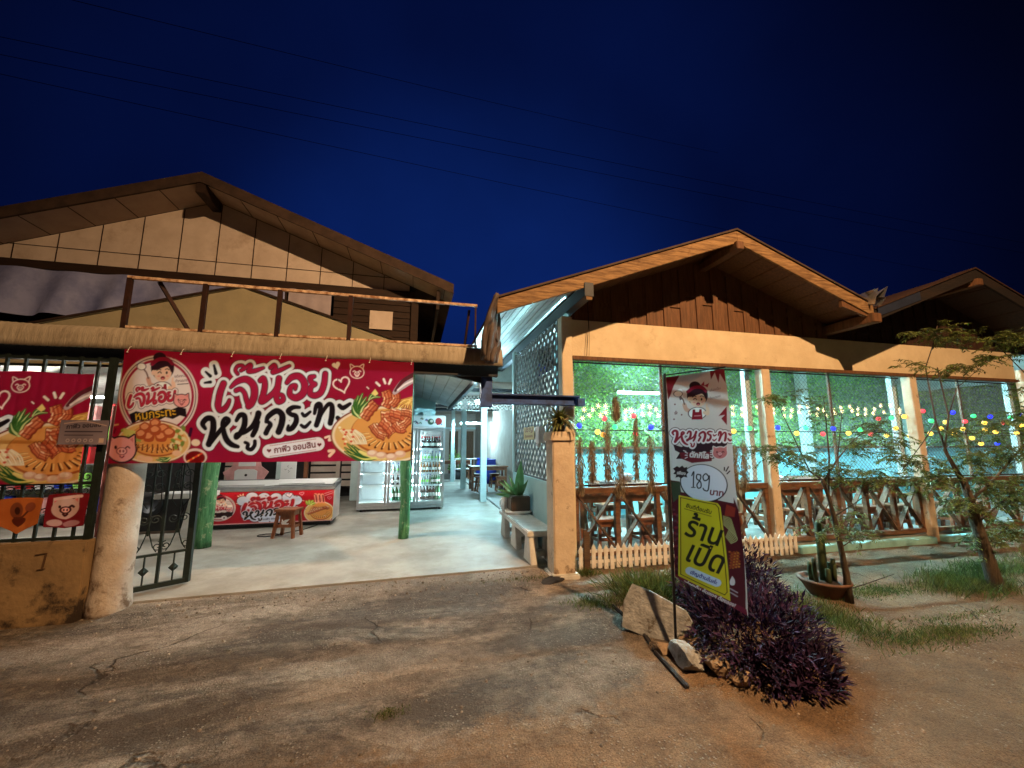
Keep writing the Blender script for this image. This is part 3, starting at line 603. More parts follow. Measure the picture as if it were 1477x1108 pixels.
# folded grey canvas hanging at the left eave
nu_, nv_ = 26, 16; v = []; f = []
for j in range(nv_):
    t = j/(nv_-1)
    for i in range(nu_):
        u = i/(nu_-1); wdt = .10+.26*sin(min(t*1.15, 1)*pi*.62)*(1-.35*max(0, t-.75)*4)
        x = .90-.10*t+wdt*(u-.5)*.8; y = 4.42+.45*(u-.35)*(1-.3*t)+.03*sin(u*19+t*4)*(.4+t)
        v.append((x+.02*sin(u*23), y, 3.29-.72*t+.05*sin(u*pi)*t*-1))
for j in range(nv_-1):
    for i in range(nu_-1): f.append((j*nu_+i, j*nu_+i+1, (j+1)*nu_+i+1, (j+1)*nu_+i))
cvo = tag(MB().add(v, f).build('canvas', M['greytarp'], None, smooth=True), 'grey folded canvas hanging from the left end of the hall eave', 'canvas')
md = cvo.modifiers.new('thickness', 'SOLIDIFY'); md.thickness = .03
# gravel and litter on the ground
st_v, st_f = [], []
n_ = 900; gx_ = RNG.uniform(-3.2, 7.5, n_); gy_ = RNG.uniform(1.5, 5.0, n_)
for i in range(n_):
    if i % 3 == 0: gy_[i] = 4.75+.03*gx_[i]+RNG.normal(0, .10); gx_[i] = RNG.uniform(-2.5, 1.7)
    x, y, r_ = gx_[i], gy_[i], RNG.uniform(.004, .014)*(1.5 if i % 29 == 0 else 1); z = float(gz(x, y)); b0 = len(st_v)
    for k in range(5): an = 2*pi*k/5+i; st_v.append((x+r_*cos(an)*RNG.uniform(.7, 1.3), y+r_*sin(an)*RNG.uniform(.7, 1.3), z-.001))
    for k in range(5): an = 2*pi*k/5+i; st_v.append((x+r_*.6*cos(an), y+r_*.6*sin(an), z+r_*RNG.uniform(.5, .9)))
    st_f += [(b0+k, b0+(k+1) % 5, b0+5+(k+1) % 5, b0+5+k) for k in range(5)]+[tuple(b0+5+k for k in range(5))]
gv = MB().add(st_v, st_f).build('gravel', mat('gravel_stone', (.30, .25, .20), .9, (.17, .14, .11), 9, island=.5)); struct(gv, 'stuff')
# ================================================================ PRINTED SIGNS: a small painter on a fine mesh
def homog(src, dst):
    A_ = []
    for (x, y), (u, v) in zip(src, dst):
        A_.append([x, y, 1, 0, 0, 0, -u*x, -u*y, -u]); A_.append([0, 0, 0, x, y, 1, -v*x, -v*y, -v])
    return np.linalg.svd(np.array(A_, float))[2][-1].reshape(3, 3)
def crom(pts, n=10):
    p = np.array([pts[0]]+list(pts)+[pts[-1]], float); out = []
    for i in range(1, len(p)-2):
        for t in np.arange(n)/n:
            out.append(.5*((2*p[i])+(p[i+1]-p[i-1])*t+(2*p[i-1]-5*p[i]+4*p[i+1]-p[i+2])*t*t+(-p[i-1]+3*p[i]-3*p[i+1]+p[i+2])*t**3))
    out.append(p[-2]); return np.array(out)
_glyph = {}
def glyph_edges(s_):
    if s_ not in _glyph:
        cu = bpy.data.curves.new('t', 'FONT'); cu.body = s_; o = bpy.data.objects.new('t', cu); COL.objects.link(o)
        bpy.context.view_layer.update(); cv = o.to_curve(bpy.context.evaluated_depsgraph_get()); ed = []
        for sp in cv.splines:
            bp = sp.bezier_points; n_ = len(bp); pts = []
            for q in range(n_):
                p0, h0, h1, p1 = bp[q].co, bp[q].handle_right, bp[(q+1) % n_].handle_left, bp[(q+1) % n_].co
                for t in (0, .25, .5, .75): pts.append(tuple((p0*(1-t)**3+h0*3*t*(1-t)**2+h1*3*t*t*(1-t)+p1*t**3)[:2]))
            ed += [(pts[q], pts[(q+1) % len(pts)]) for q in range(len(pts)) if pts[q] != pts[(q+1) % len(pts)]]
        o.to_curve_clear(); bpy.data.objects.remove(o); bpy.data.curves.remove(cu)
        _glyph[s_] = np.array(ed)
    return _glyph[s_]
class Art:
    def __init__(s, corners, W, H, res, bgc):
        s.nu, s.nv = int(W/res)+1, int(H/res)+1; s.W, s.H = W, H
        u, v = np.meshgrid(np.linspace(0, 1, s.nu), np.linspace(0, 1, s.nv)); h_ = homog([(0, 0), (1, 0), (1, 1), (0, 1)], corners)
        q = np.stack([u, v, np.ones_like(u)], -1)@h_.T; s.x = (q[..., 0]/q[..., 2]).ravel(); s.y = (q[..., 1]/q[..., 2]).ravel(); s.u = u.ravel(); s.v = v.ravel()
        s.c = np.tile(lin(bgc), (s.u.size, 1)); s.k = 1; s.o = (0, 0); s.aa = abs(corners[1][0]-corners[0][0])/s.nu*1.2
    def loc(s, ox, oy, k): s.o = (ox, oy); s.k = k; return s
    def L(s, pts): return np.array(pts, float)*s.k+np.array(s.o)
    def cover(s, idx, d, col, al=1.0):
        a = np.clip(.5-d/s.aa, 0, 1)*al; s.c[idx] = s.c[idx]*(1-a[:, None])+lin(col)*a[:, None]
    def near(s, P_, m_): return np.nonzero((s.x > P_[:, 0].min()-m_) & (s.x < P_[:, 0].max()+m_) & (s.y > P_[:, 1].min()-m_) & (s.y < P_[:, 1].max()+m_))[0]
    def segd(s, idx, A_, B_, ra=None, rb=None):
        x, y = s.x[idx], s.y[idx]; best = np.full(idx.size, 1e9)
        for i in range(len(A_)):
            ax, ay = A_[i]; dx, dy = B_[i]-A_[i]; l2 = dx*dx+dy*dy+1e-9
            t = np.clip(((x-ax)*dx+(y-ay)*dy)/l2, 0, 1); q = np.hypot(x-ax-t*dx, y-ay-t*dy)
            if ra is not None: q = q-(ra[i]+(rb[i]-ra[i])*t)
            best = np.minimum(best, q)
        return best
    def stroke_d(s, group, grow):
        allp = np.concatenate([s.L(p) for p, r in group]); rm = max(max(np.atleast_1d(r)) for p, r in group)*s.k
        idx = s.near(allp, rm+grow+2*s.aa); d_ = np.full(idx.size, 1e9)
        for p, r in group:
            c = crom(s.L(p), 7) if len(p) > 2 else s.L(p); r = np.atleast_1d(r).astype(float)*s.k
            rr = np.interp(np.linspace(0, 1, len(c)), np.linspace(0, 1, len(r)), r) if len(r) > 1 else np.full(len(c), r[0])
            d_ = np.minimum(d_, s.segd(idx, c[:-1], c[1:], rr[:-1], rr[1:]))
        return idx, d_
    def strokes(s, group, layers):
        idx, d_ = s.stroke_d(group, max(g for g, c in layers)*s.k)
        for g, c in layers: s.cover(idx, d_-g*s.k, c)
        return s
    def st(s, pts, r, col): return s.strokes([(pts, r)], [(0, col)])
    def ell(s, c, rx, ry, col, rot=0, ring=None, al=1.0):
        c = s.L([c]); rx, ry = rx*s.k, ry*s.k; idx = s.near(c, max(rx, ry)+4*s.aa)
        x, y = s.x[idx]-c[0, 0], s.y[idx]-c[0, 1]; ca, sa = cos(rot), sin(rot); X_, Y_ = x*ca+y*sa, -x*sa+y*ca
        q = np.hypot(X_/rx, Y_/ry); d_ = (q-1)*min(rx, ry)
        if ring: d_ = np.abs(d_)-ring*s.k
        s.cover(idx, d_, col, al); return s
    def poly(s, pts, col, smooth=False, edge=None, ew=0, al=1.0):
        P_ = s.L(pts)
        if smooth: P_ = crom(list(P_)+[P_[0]], 6)[:-1]
        return s.edges(P_, np.roll(P_, -1, 0), [(ew*s.k, edge)]*(edge is not None)+[(0, col)], al)
    def edges(s, A_, B_, layers, al=1.0):
        idx = s.near(A_, max(g for g, c in layers)+3*s.aa); x, y = s.x[idx], s.y[idx]; ins = np.zeros(idx.size, bool)
        for (ax, ay), (bx_, by) in zip(A_, B_):
            if ay == by: continue
            ins ^= ((ay > y) != (by > y)) & (x < (bx_-ax)*(y-ay)/(by-ay)+ax)
        d_ = s.segd(idx, A_, B_); d_ = np.where(ins, -d_, d_)
        for g, c in layers: s.cover(idx, d_-g, c, al)
        return s
    def text(s, t, p0, p1, layers, hs=1.0):
        E_ = glyph_edges(t); p0, p1 = s.L([p0, p1]); x0, x1 = E_[..., 0].min(), E_[..., 0].max(); k = np.linalg.norm(p1-p0)/(x1-x0); dr = (p1-p0)/np.linalg.norm(p1-p0); up = np.array([dr[1], -dr[0]])
        Q = p0+((E_[..., 0]-x0)*k)[..., None]*dr+(E_[..., 1]*k*hs)[..., None]*up
        return s.edges(Q[:, 0], Q[:, 1], [(g*s.k, c) for g, c in layers])
    def heart(s, c, r, col, rot=0, line=None):
        t = np.linspace(0, 2*pi, 30)[:-1]; X_ = 16*np.sin(t)**3/16; Y_ = -(13*np.cos(t)-5*np.cos(2*t)-2*np.cos(3*t)-np.cos(4*t))/16
        P_ = np.stack([c[0]+r*(X_*cos(rot)-Y_*sin(rot)), c[1]+r*(X_*sin(rot)+Y_*cos(rot))], -1)
        if line: return s.strokes([(list(P_[k:k+2]) if k < 28 else [P_[28], P_[0]], line) for k in range(29)], [(0, col)])
        return s.poly(P_, col)
    def noise(s, amt, sc=60):
        h_ = np.sin(s.u*sc*1.3+3*np.sin(s.v*sc*.7))*np.sin(s.v*sc+2*np.sin(s.u*sc*.9)); s.c *= (1+amt*h_)[:, None]; return s
    def mesh(s, name, place, mt, parent=None):
        Pn = place(s.u, s.v); i = np.arange(s.nv-1)[:, None]*s.nu+np.arange(s.nu-1)[None]
        f = np.stack([i, i+1, i+s.nu+1, i+s.nu], -1).reshape(-1, 4)[:, ::-1]
        o = npmesh(name, Pn, f, mt, parent, smooth=True); a = o.data.color_attributes.new('Col', 'FLOAT_COLOR', 'POINT')
        a.data.foreach_set('color', np.concatenate([np.clip(s.c, 0, .9), np.ones((s.c.shape[0], 1))], 1).astype(np.float32).ravel()); return o
# ---- brush lettering (hand drawn strokes of the shop's sign)
JE = [([(325, 245), (300, 310), (284, 380), (279, 430), (298, 462), (335, 448), (362, 412), (374, 382)], (23, 24, 24, 22, 18, 12)),
      ([(385, 275), (440, 228), (515, 212), (572, 258), (582, 335), (558, 405), (532, 432)], (10, 21, 25, 27, 27, 25, 22)),
      ([(430, 302), (468, 292), (500, 322), (515, 375), (532, 425)], (17, 16, 16, 18, 18)),
      ([(440, 165), (422, 135), (440, 102), (478, 98), (490, 122), (468, 138)], 12), ([(490, 128), (540, 92), (552, 110), (532, 145), (585, 142), (655, 118)], (12, 14, 14, 16, 16, 8)),
      ([(630, 222), (655, 205), (668, 255), (655, 330), (638, 392), (690, 362), (740, 318), (770, 270), (782, 205)], (18, 20, 21, 22, 23, 20, 18, 20, 22)), ([(775, 275), (758, 345), (772, 395), (812, 380), (808, 345), (780, 335)], (20, 20, 18, 16, 14)),
      ([(712, 118), (742, 95), (755, 120), (732, 155), (790, 138), (868, 102)], (14, 14, 14, 16, 15, 9)),
      ([(845, 240), (885, 195), (945, 188), (988, 245), (978, 320), (918, 362), (868, 335), (878, 275), (915, 262), (912, 292)], (14, 22, 25, 26, 26, 25, 21, 17, 14, 10)),
      ([(1068, 188), (1035, 200), (1048, 238), (1078, 252), (1042, 275), (1035, 328), (1075, 345), (1122, 320), (1150, 250), (1160, 168)], (14, 19, 18, 14, 18, 22, 22, 22, 22, 20))]
MU = [([(170, 612), (150, 572), (188, 530), (232, 540), (238, 610), (218, 690), (198, 742)], (14, 20, 22, 24, 26, 25, 24)), ([(210, 730), (262, 668), (322, 600), (368, 548), (342, 530), (318, 565), (325, 640), (350, 705), (392, 745), (442, 762)], (20, 18, 18, 18, 16, 18, 22, 24, 22, 14)),
      ([(432, 548), (462, 505), (498, 512), (498, 580), (472, 640), (430, 688), (432, 660), (490, 648), (555, 600), (595, 540), (612, 490)], (14, 20, 22, 23, 22, 18, 14, 16, 18, 22, 24)), ([(600, 560), (585, 620), (560, 670)], (22, 21, 18)),
      ([(500, 728), (522, 742), (518, 775), (548, 785), (575, 752), (578, 718)], (12, 14, 16, 16, 15, 14)),
      ([(672, 558), (692, 512), (758, 470), (802, 505), (796, 575), (770, 642)], (14, 20, 23, 25, 25, 24)), ([(680, 555), (706, 580), (686, 615), (668, 652)], (14, 18, 20, 20)),
      ([(945, 440), (892, 440), (852, 470), (875, 498), (912, 512), (916, 558), (885, 608), (850, 622), (852, 590)], (12, 18, 20, 18, 20, 22, 22, 18, 10)),
      ([(968, 492), (990, 510), (1035, 478)], (12, 15, 10)), ([(960, 588), (992, 602), (1035, 562)], (12, 15, 10)),
      ([(1070, 492), (1086, 428), (1114, 418), (1120, 470), (1102, 540), (1086, 588)], (12, 18, 20, 22, 22, 20)), ([(1092, 570), (1130, 490), (1180, 420), (1212, 428), (1214, 500), (1200, 572)], (16, 14, 16, 20, 23, 21)),
      ([(1275, 428), (1305, 446), (1362, 412)], (17, 19, 12)), ([(1260, 528), (1300, 556), (1352, 518)], (17, 20, 13))]
INK = (26, 20, 26); RED = (165, 30, 66); WHT = (230, 236, 250); DRK = (86, 44, 60)
def meat(a, pts, w_, hue=0):
    p = crom(pts, 6); t = np.gradient(p, axis=0); nn = np.stack([-t[:, 1], t[:, 0]], -1); nn /= np.linalg.norm(nn, axis=1)[:, None]+1e-6
    k = np.arange(len(p)); jit = 1+.10*np.sin(k*1.7+pts[0][0])+.06*np.sin(k*3.1)
    def side(f_, g_=0): return p+nn*(w_*f_*jit*(1+g_*np.sin(k*2.3)))[:, None]
    def band(f0, f1, col): a.poly(np.concatenate([side(f0), side(f1)[::-1]]), col)
    P_ = np.concatenate([side(-1), side(1)[::-1]])
    a.poly(P_, (192+hue, 92, 58), edge=(78, 26, 16), ew=w_*.10)
    band(-1, -.70, (218, 146, 104)); band(-.50, -.38, (170, 76, 48)); band(-.30, -.02, (216, 138, 98)); band(.12, .24, (164, 70, 44)); band(.40, .52, (206, 120, 82)); band(.74, 1, (140, 52, 32))
    n_ = len(p)
    for q in range(2, n_-2, 4): a.st([tuple(side(-.5)[q]), tuple(side(.6)[q+1])], w_*.055, (108, 38, 22))
    for q in range(1, n_-3, 5): a.st([tuple(side(-.8)[q]), tuple(side(-.75)[q+2])], w_*.10, (252, 218, 184))
def greens(a, base, tips, w_, c1=(58, 104, 44), c2=(206, 220, 150)):
    for t in tips:
        mid = ((base[0]+t[0])/2+(t[1]-base[1])*.12, (base[1]+t[1])/2-(t[0]-base[0])*.12)
        a.st([base, mid, t], (w_*.3, w_, w_*.25), c1); a.st([base, mid, t], (w_*.35, w_*.22, .5), c2)
def pighead(a, c, r, body=(236, 160, 158), line=(140, 54, 70), outline=None, lw=3):
    cx_, cy_ = c
    ears = [[(cx_-.92*r, cy_-.15*r), (cx_-.95*r, cy_-.95*r), (cx_-.30*r, cy_-.62*r)], [(cx_+.35*r, cy_-.62*r), (cx_+.92*r, cy_-1.0*r), (cx_+.95*r, cy_-.15*r)]]
    if outline:
        for e_ in ears: a.poly(e_, outline, edge=outline, ew=r*.12)
        a.ell((cx_, cy_), r*1.12, r*.98, outline)
    for e_ in ears: a.poly(e_, body); a.poly([((p[0]-cx_)*.9+cx_, (p[1]-cy_)*.85+cy_) for p in e_], (214, 120, 124))
    a.ell((cx_, cy_), r, r*.86, body); a.ell((cx_, cy_+.12*r), r*.36, r*.25, (246, 180, 176)); a.ell((cx_, cy_+.12*r), r*.36, r*.25, line, ring=lw*.6)
    for q in (-.12, .12): a.ell((cx_+q*r, cy_+.12*r), r*.07, r*.1, line)
    a.ell((cx_-.42*r, cy_-.15*r), r*.10, r*.13, (40, 20, 24)); a.st([(cx_+.28*r, cy_-.10*r), (cx_+.42*r, cy_-.20*r), (cx_+.58*r, cy_-.10*r)], lw, (60, 26, 30))
    a.st([(cx_-.14*r, cy_+.46*r), (cx_, cy_+.58*r), (cx_+.16*r, cy_+.46*r)], lw, line)
def pigline(a, c, r, col, lw):
    x, y = c; t = np.linspace(0, 2*pi, 16)
    a.st([(x+r*cos(q), y+r*.85*sin(q)) for q in t], lw, col)
    for s_ in (-1, 1): a.st([(x+s_*.85*r, y-.45*r), (x+s_*.95*r, y-1.15*r), (x+s_*.35*r, y-.82*r)], lw, col); a.st([(x+s_*.55*r, y-.1*r), (x+s_*.38*r, y-.22*r), (x+s_*.22*r, y-.1*r)], lw, col)
    a.st([(x+.34*r*cos(q), y+.2*r+.24*r*sin(q)) for q in t], lw, col); a.st([(x-.1*r, y+.2*r), (x-.1*r, y+.22*r)], lw, col); a.st([(x+.1*r, y+.2*r), (x+.1*r, y+.22*r)], lw, col); a.st([(x-.2*r, y+.5*r), (x, y+.62*r), (x+.2*r, y+.5*r)], lw, col)
def lady(a, c, k):
    """round emblem's cook: bun, head scarf, winking face, apron, one hand with a spoon and one thumb up"""
    P = lambda x, y: (c[0]+x*k, c[1]+y*k)
    sk = (238, 196, 170)
    a.st([P(-62, 75), P(-95, 60), P(-110, 20)], 17*k, (214, 160, 140)); a.st([P(-110, 15), P(-125, -30), P(-150, -60)], 6*k, (120, 90, 80)); a.ell(P(-160, -75), 34*k, 26*k, (246, 238, 230)); a.ell(P(-160, -75), 34*k, 26*k, DRK, ring=2.5*k)
    a.ell(P(0, 95), 78*k, 52*k, (248, 240, 236)); a.ell(P(0, 95), 78*k, 52*k, DRK, ring=3*k)
    a.st([P(62, 90), P(92, 100), P(88, 55)], 15*k, sk); a.st([P(80, 55), P(84, 18)], 7*k, sk)
    a.poly([P(-42, 60), P(36, 60), P(46, 150), P(-50, 150)], (150, 26, 44)); a.poly([P(-22, 52), P(18, 52), P(12, 84), P(-18, 84)], (250, 244, 240)); a.st([P(-26, 118), P(26, 116)], 4*k, (220, 150, 150))
    a.ell(P(-20, -140), 50*k, 42*k, (52, 26, 36)); a.ell(P(2, -62), 92*k, 92*k, (52, 26, 36)); a.ell(P(4, -24), 70*k, 66*k, sk); a.ell(P(-70, -28), 16*k, 20*k, sk)
    a.poly([P(-74, -50), P(-52, -96), P(20, -104), P(76, -50), P(70, -30), P(44, -72), P(0, -64), P(-48, -48)], (52, 26, 36), smooth=True)
    a.st([P(-82, -92), P(-30, -128), P(40, -128), P(78, -96)], 14*k, (140, 30, 56)); a.poly([P(30, -150), P(62, -182), P(64, -140)], (160, 34, 60)); a.poly([P(60, -145), P(108, -168), P(92, -128)], (160, 34, 60))
    a.st([P(-34, -26), P(-20, -34), P(-8, -24)], 4*k, (50, 24, 30)); a.ell(P(36, -26), 8*k, 11*k, (40, 20, 26)); a.ell(P(6, 14), 18*k, 14*k, (120, 26, 36)); a.ell(P(6, 20), 10*k, 6*k, (230, 120, 120))
    a.ell(P(-28, 0), 11*k, 7*k, (236, 156, 146)); a.ell(P(42, 0), 11*k, 7*k, (236, 156, 146)); a.st([P(-44, -46), P(-26, -54), P(-12, -48)], 3.5*k, (50, 24, 30)); a.st([P(24, -52), P(40, -56), P(54, -48)], 3.5*k, (50, 24, 30))
def emblem(a, c, r, food=False):
    x, y = c
    a.ell(c, r, r*1.02, (226, 206, 204)); a.ell(c, r*.955, r*.975, (60, 34, 46)); a.ell(c, r*.935, r*.955, (226, 206, 204)); a.ell(c, r*.90, r*.92, RED); a.ell(c, r*.84, r*.86, (232, 218, 216))
    lady(a, (x+.10*r, y-.50*r), r/300.*.98)
    a.text('อร่อยเต็ม', (x+.42*r, y-.46*r), (x+.74*r, y-.49*r), [(0, (110, 60, 66))]); a.text('ต้องลอง!', (x+.44*r, y-.34*r), (x+.76*r, y-.37*r), [(0, (110, 60, 66))]); a.st([(x+.5*r, y-.29*r), (x+.76*r, y-.31*r)], r*.010, (60, 30, 40))
    pts = [(x-.70*r, y+.50*r)]
    for q in range(9): pts.append((x-.72*r+1.42*r*q/8, y+(.42-.14*q/8+.03*(-1)**q)*r))
    for q in range(9): pts.append((x+.72*r-1.36*r*q/8, y+(.50+.16*q/8+.035*(-1)**q)*r))
    a.poly(pts, (34, 24, 30))
    o, k0 = a.o, a.k
    def sub(words, bx0, bw, by0, lay, grp):
        a.o, a.k = o, k0; q = a.L([(bx0, by0)])[0]; kk = bw*k0/1200.
        a.o = (q[0]-200*kk, q[1]-80*kk); a.k = kk; a.strokes(grp, lay); a.o, a.k = o, k0
    sub('', x-.86*r, 1.62*r, y-.24*r, [(44, (60, 34, 46)), (34, (244, 226, 224)), (8, (120, 40, 60)), (0, (190, 40, 66))], JE)
    a.text('หมูกระทะ', (x-.54*r, y+.60*r), (x+.46*r, y+.48*r), [(r*.012, (60, 40, 20)), (0, (240, 190, 60))], 1.0)
    pighead(a, (x+.60*r, y+.12*r), .18*r, outline=(60, 34, 46), lw=r*.012)
def pot(a, c, rx, ry):
    a.ell(c, rx*1.03, ry*1.06, (132, 60, 44)); a.ell(c, rx, ry, (238, 214, 184)); a.ell(c, rx*.95, ry*.93, (226, 178, 110)); a.ell((c[0]+rx*.1, c[1]-ry*.1), rx*.74, ry*.8, (170, 86, 40)); a.ell((c[0]+rx*.1, c[1]-ry*.14), rx*.72, ry*.76, (222, 148, 78))
    for i in range(13):
        t = pi*(.06+.88*i/12); d_ = (cos(t), sin(t)); q = (c[0]+rx*.1, c[1]-ry*.14)
        a.st([(q[0]+d_[0]*rx*.40, q[1]+d_[1]*ry*.42), (q[0]+d_[0]*rx*.60, q[1]+d_[1]*ry*.64)], (rx*.010, rx*.022), (92, 40, 20)); a.st([(q[0]+d_[0]*rx*.43+rx*.03, q[1]+d_[1]*ry*.44), (q[0]+d_[0]*rx*.60+rx*.03, q[1]+d_[1]*ry*.60)], rx*.012, (244, 190, 120))
def feast(a):       # the right-hand food picture, in its own coordinates
    pot(a, (950, 700), 410, 225)
    for q in range(26): a.st([(600+q*5, 660), (640+q*6, 700+10*(q % 3)), (690+q*5, 770)], 3.2, (248, 234, 206) if q % 2 else (226, 196, 150))
    for q in range(14): a.st([(1010+q*14, 470+(q % 4)*14), (1075+q*9, 430+(q % 3)*12), (1180, 400+q*9)], 4, (246, 206, 120) if q % 2 else (214, 160, 76))
    for q in range(14): a.ell((600+(q*53) % 110, 640+(q*37) % 130), 11, 9, (214, 92, 60) if q % 3 else (246, 226, 190))
    greens(a, (760, 560), [(720, 420), (745, 390), (780, 372), (810, 400), (700, 470), (830, 430)], 26)
    greens(a, (830, 420), [(860, 385), (900, 378), (920, 400), (880, 365)], 14)
    a.poly([(850, 370), (880, 335), (905, 370), (880, 392)], (240, 214, 130))
    greens(a, (900, 880), [(640, 800), (660, 770), (700, 782), (640, 830), (720, 800), (690, 850)], 26, (46, 92, 44), (226, 210, 110))
    a.st([(760, 830), (860, 870), (960, 885)], (10, 16, 8), (238, 216, 130))
    for p in ((1080, 850), (1010, 872), (860, 845), (930, 860)): a.ell(p, 44, 28, (226, 176, 150)); a.ell((p[0]-6, p[1]-6), 30, 16, (244, 212, 190))
    meat(a, [(790, 570), (830, 510), (885, 450)], 40); meat(a, [(930, 560), (1000, 560), (1090, 600)], 44); meat(a, [(1000, 520), (1080, 545), (1150, 590)], 34, 12)
    meat(a, [(880, 640), (950, 660), (1010, 700)], 34); meat(a, [(930, 590), (985, 640), (1020, 690)], 36, 10); meat(a, [(1060, 640), (1110, 620), (1160, 570)], 30, -10)
    meat(a, [(1090, 520), (1150, 530), (1200, 560)], 30, -14); meat(a, [(1030, 610), (1075, 660), (1120, 650)], 28, 6); meat(a, [(850, 620), (900, 690), (960, 720)], 26, -8)
    meat(a, [(960, 480), (985, 420), (965, 350)], 38, 8); meat(a, [(1010, 470), (1050, 420), (1040, 370)], 30)
    a.st([(1035, 365), (1100, 300), (1195, 245)], (16, 34, 34), (190, 170, 176)); a.st([(1040, 350), (1100, 275), (1200, 215)], (10, 16, 18), (92, 40, 48)); a.st([(1060, 345), (1110, 305), (1190, 265)], 7, (240, 230, 232))
    for p in (((890, 285), (915, 308)), ((948, 258), (960, 290)), ((1005, 262), (990, 294)), ((815, 320), (828, 332))): a.st(p, 9 if p[0][0] > 850 else 4, (244, 232, 222))
    pigline(a, (738, 205), 55, (244, 220, 214), 3.2)
    a.heart((575, 150), 32, (248, 236, 228), -.3); a.heart((618, 300), 66, (248, 226, 220), -.3, 6); a.st([(588, 250), (584, 290), (592, 330)], 4, (120, 20, 40))
def banner_art(bgtop=(158, 24, 58)):
    a = Art([(180, 503), (597, 523), (592, 665), (155, 668)], 2.80, 1.145, .0062, bgtop)
    a.c *= (1+.10*np.sin(a.u*5+a.v*3)+.05*np.sin(a.u*17-a.v*9))[:, None]
    # emblem and food on the left
    a.loc(130, 480, .18947)
    emblem(a, (515, 480), 305)
    pot(a, (480, 830), 275, 160)
    for q in range(20): a.ell((260+(q*71) % 120, 740+(q*43) % 90), 26, 14, (206, 200, 110) if q % 2 else (150, 170, 80), rot=q)
    for q in range(16): a.ell((600+(q*47) % 110, 720+(q*61) % 170), 22, 14, (226, 210, 160) if q % 2 else (120, 140, 60), rot=q)
    for (x, y) in ((420, 720), (500, 690), (560, 730), (450, 790), (540, 790), (390, 770), (500, 740), (600, 760)):
        a.poly([(x-44, y-18), (x, y-44), (x+44, y-16), (x+30, y+34), (x-30, y+32)], (176, 80, 44), smooth=True); a.poly([(x-32, y-14), (x, y-32), (x+30, y-12), (x+10, y+10), (x-22, y+10)], (228, 150, 104), smooth=True)
    for q in range(9): a.st([(370+q*36, 850), (362+q*38, 890)], 5, (120, 50, 24))
    greens(a, (600, 950), [(500, 965), (520, 950), (545, 972)], 16)
    for p in ((390, 950), (440, 960), (650, 915)): a.ell(p, 34, 22, (236, 186, 150))
    pighead(a, (240, 885), 108, outline=(60, 30, 36), lw=5)
    a.ell((790, 945), 92, 66, (232, 206, 196)); a.ell((790, 950), 78, 52, (120, 16, 20))
    for q in range(30): a.ell((730+(q*67) % 120, 915+(q*29) % 66), 7, 5, (214, 60, 40) if q % 3 else (240, 170, 90))
    a.ell((795, 835), 34, 26, (238, 214, 190)); a.st([(752, 780), (765, 730)], 12, (60, 16, 44)); a.st([(180, 700), (210, 695)], 6, (220, 170, 120)); a.st([(180, 760), (190, 730)], 7, (110, 20, 40))
    # ticks, words, ribbon
    a.loc(265, 510, .17603)
    tick = [([(245, 95), (262, 160)], (10, 16)), ([(178, 148), (215, 182)], (9, 15)), ([(170, 238), (218, 232)], (9, 14))]
    a.strokes(tick, [(30, WHT), (0, INK)])
    gidx, gd = a.stroke_d([((p), r) for p, r in JE+MU], 40*a.k)
    a.cover(gidx, gd-36*a.k, (96, 14, 34)); a.cover(gidx, gd-30*a.k, WHT)
    a.strokes(MU, [(2, INK)]); a.strokes(JE, [(7, DRK), (0, RED)])
    a.strokes([([(695, 800), (1098, 742)], 56)], [(6, (120, 14, 34)), (0, (232, 226, 234))])
    for q in range(26):
        for s_ in (-1, 1):
            t = q/26; x = 700+390*t; y = 800-56*t+s_*44; a.st([(x, y), (x+8, y-1.2)], 2.2, (170, 70, 80))
    a.text('กาฟิว ออมสิน', (738, 815), (1082, 768), [(2.0, (110, 20, 36)), (0, (110, 20, 36))], 1.0)
    a.heart((692, 796), 18, (110, 20, 36)); a.heart((1112, 748), 18, (110, 20, 36))
    a.st([(1160, 690), (1200, 680), (1190, 712), (1215, 705)], 9, (246, 220, 206)); a.st([(1190, 800), (1230, 800), (1195, 840)], 12, (240, 200, 176))
    a.loc(380, 500, .1828); feast(a)
    return a
BA = banner_art()
vinyl = printmat('printed_vinyl', .38, .5)
def wavy(x0, x1, zt, zb, y, amp=.010):
    def f(u, v): return np.stack([x0+(x1-x0)*u, y+amp*np.sin(u*23+v*3)*(.3+v)+amp*.8*np.sin(u*7+v*6)+amp*.35*np.sin(u*61+9*v)*np.sin(v*5+u*9), zt+(zb-zt)*v+.006*np.sin(u*pi*8)*(v < .02)], -1)
    return f
q = [at(180, 503, 4.70), at(597, 523, 4.70), at(155, 668, 4.70), at(592, 665, 4.70)]
bn = thing('banner', 'long red shop banner with white edged lettering hung under the canopy edge', 'banner', (-1.45, 4.70, 1.4), 'red printed banners')
BA.mesh('printed_sheet', wavy(q[0].x, q[1].x, (q[0].z+q[1].z)/2, (q[2].z+q[3].z)/2, 4.70), vinyl, bn)
for i in range(7):
    m = MB(); x = q[0].x+.03+(q[1].x-q[0].x-.06)*i/6; zt = (q[0].z+q[1].z)/2
    m.lathe((x, 4.692, zt-.03), [(.008, -.003), (.008, .003)], 10); m.tube([(x, 4.69, zt-.03), (x+.01, 4.70, zt+.02), (x+.005, 4.73, zt+.035)], .0025, 5); m.build('tie', M['whitepaint'], bn)
b2 = thing('banner', 'shadowed red food banner tied to the iron grille at the left edge', 'banner', (-4.0, 4.71, 1.2), 'red printed banners')
z1, z2 = 2.27, 1.225; x1 = -3.09
BA.mesh('printed_sheet', wavy(x1-2.55, x1, z1, z2, 4.715, .004), vinyl, b2)
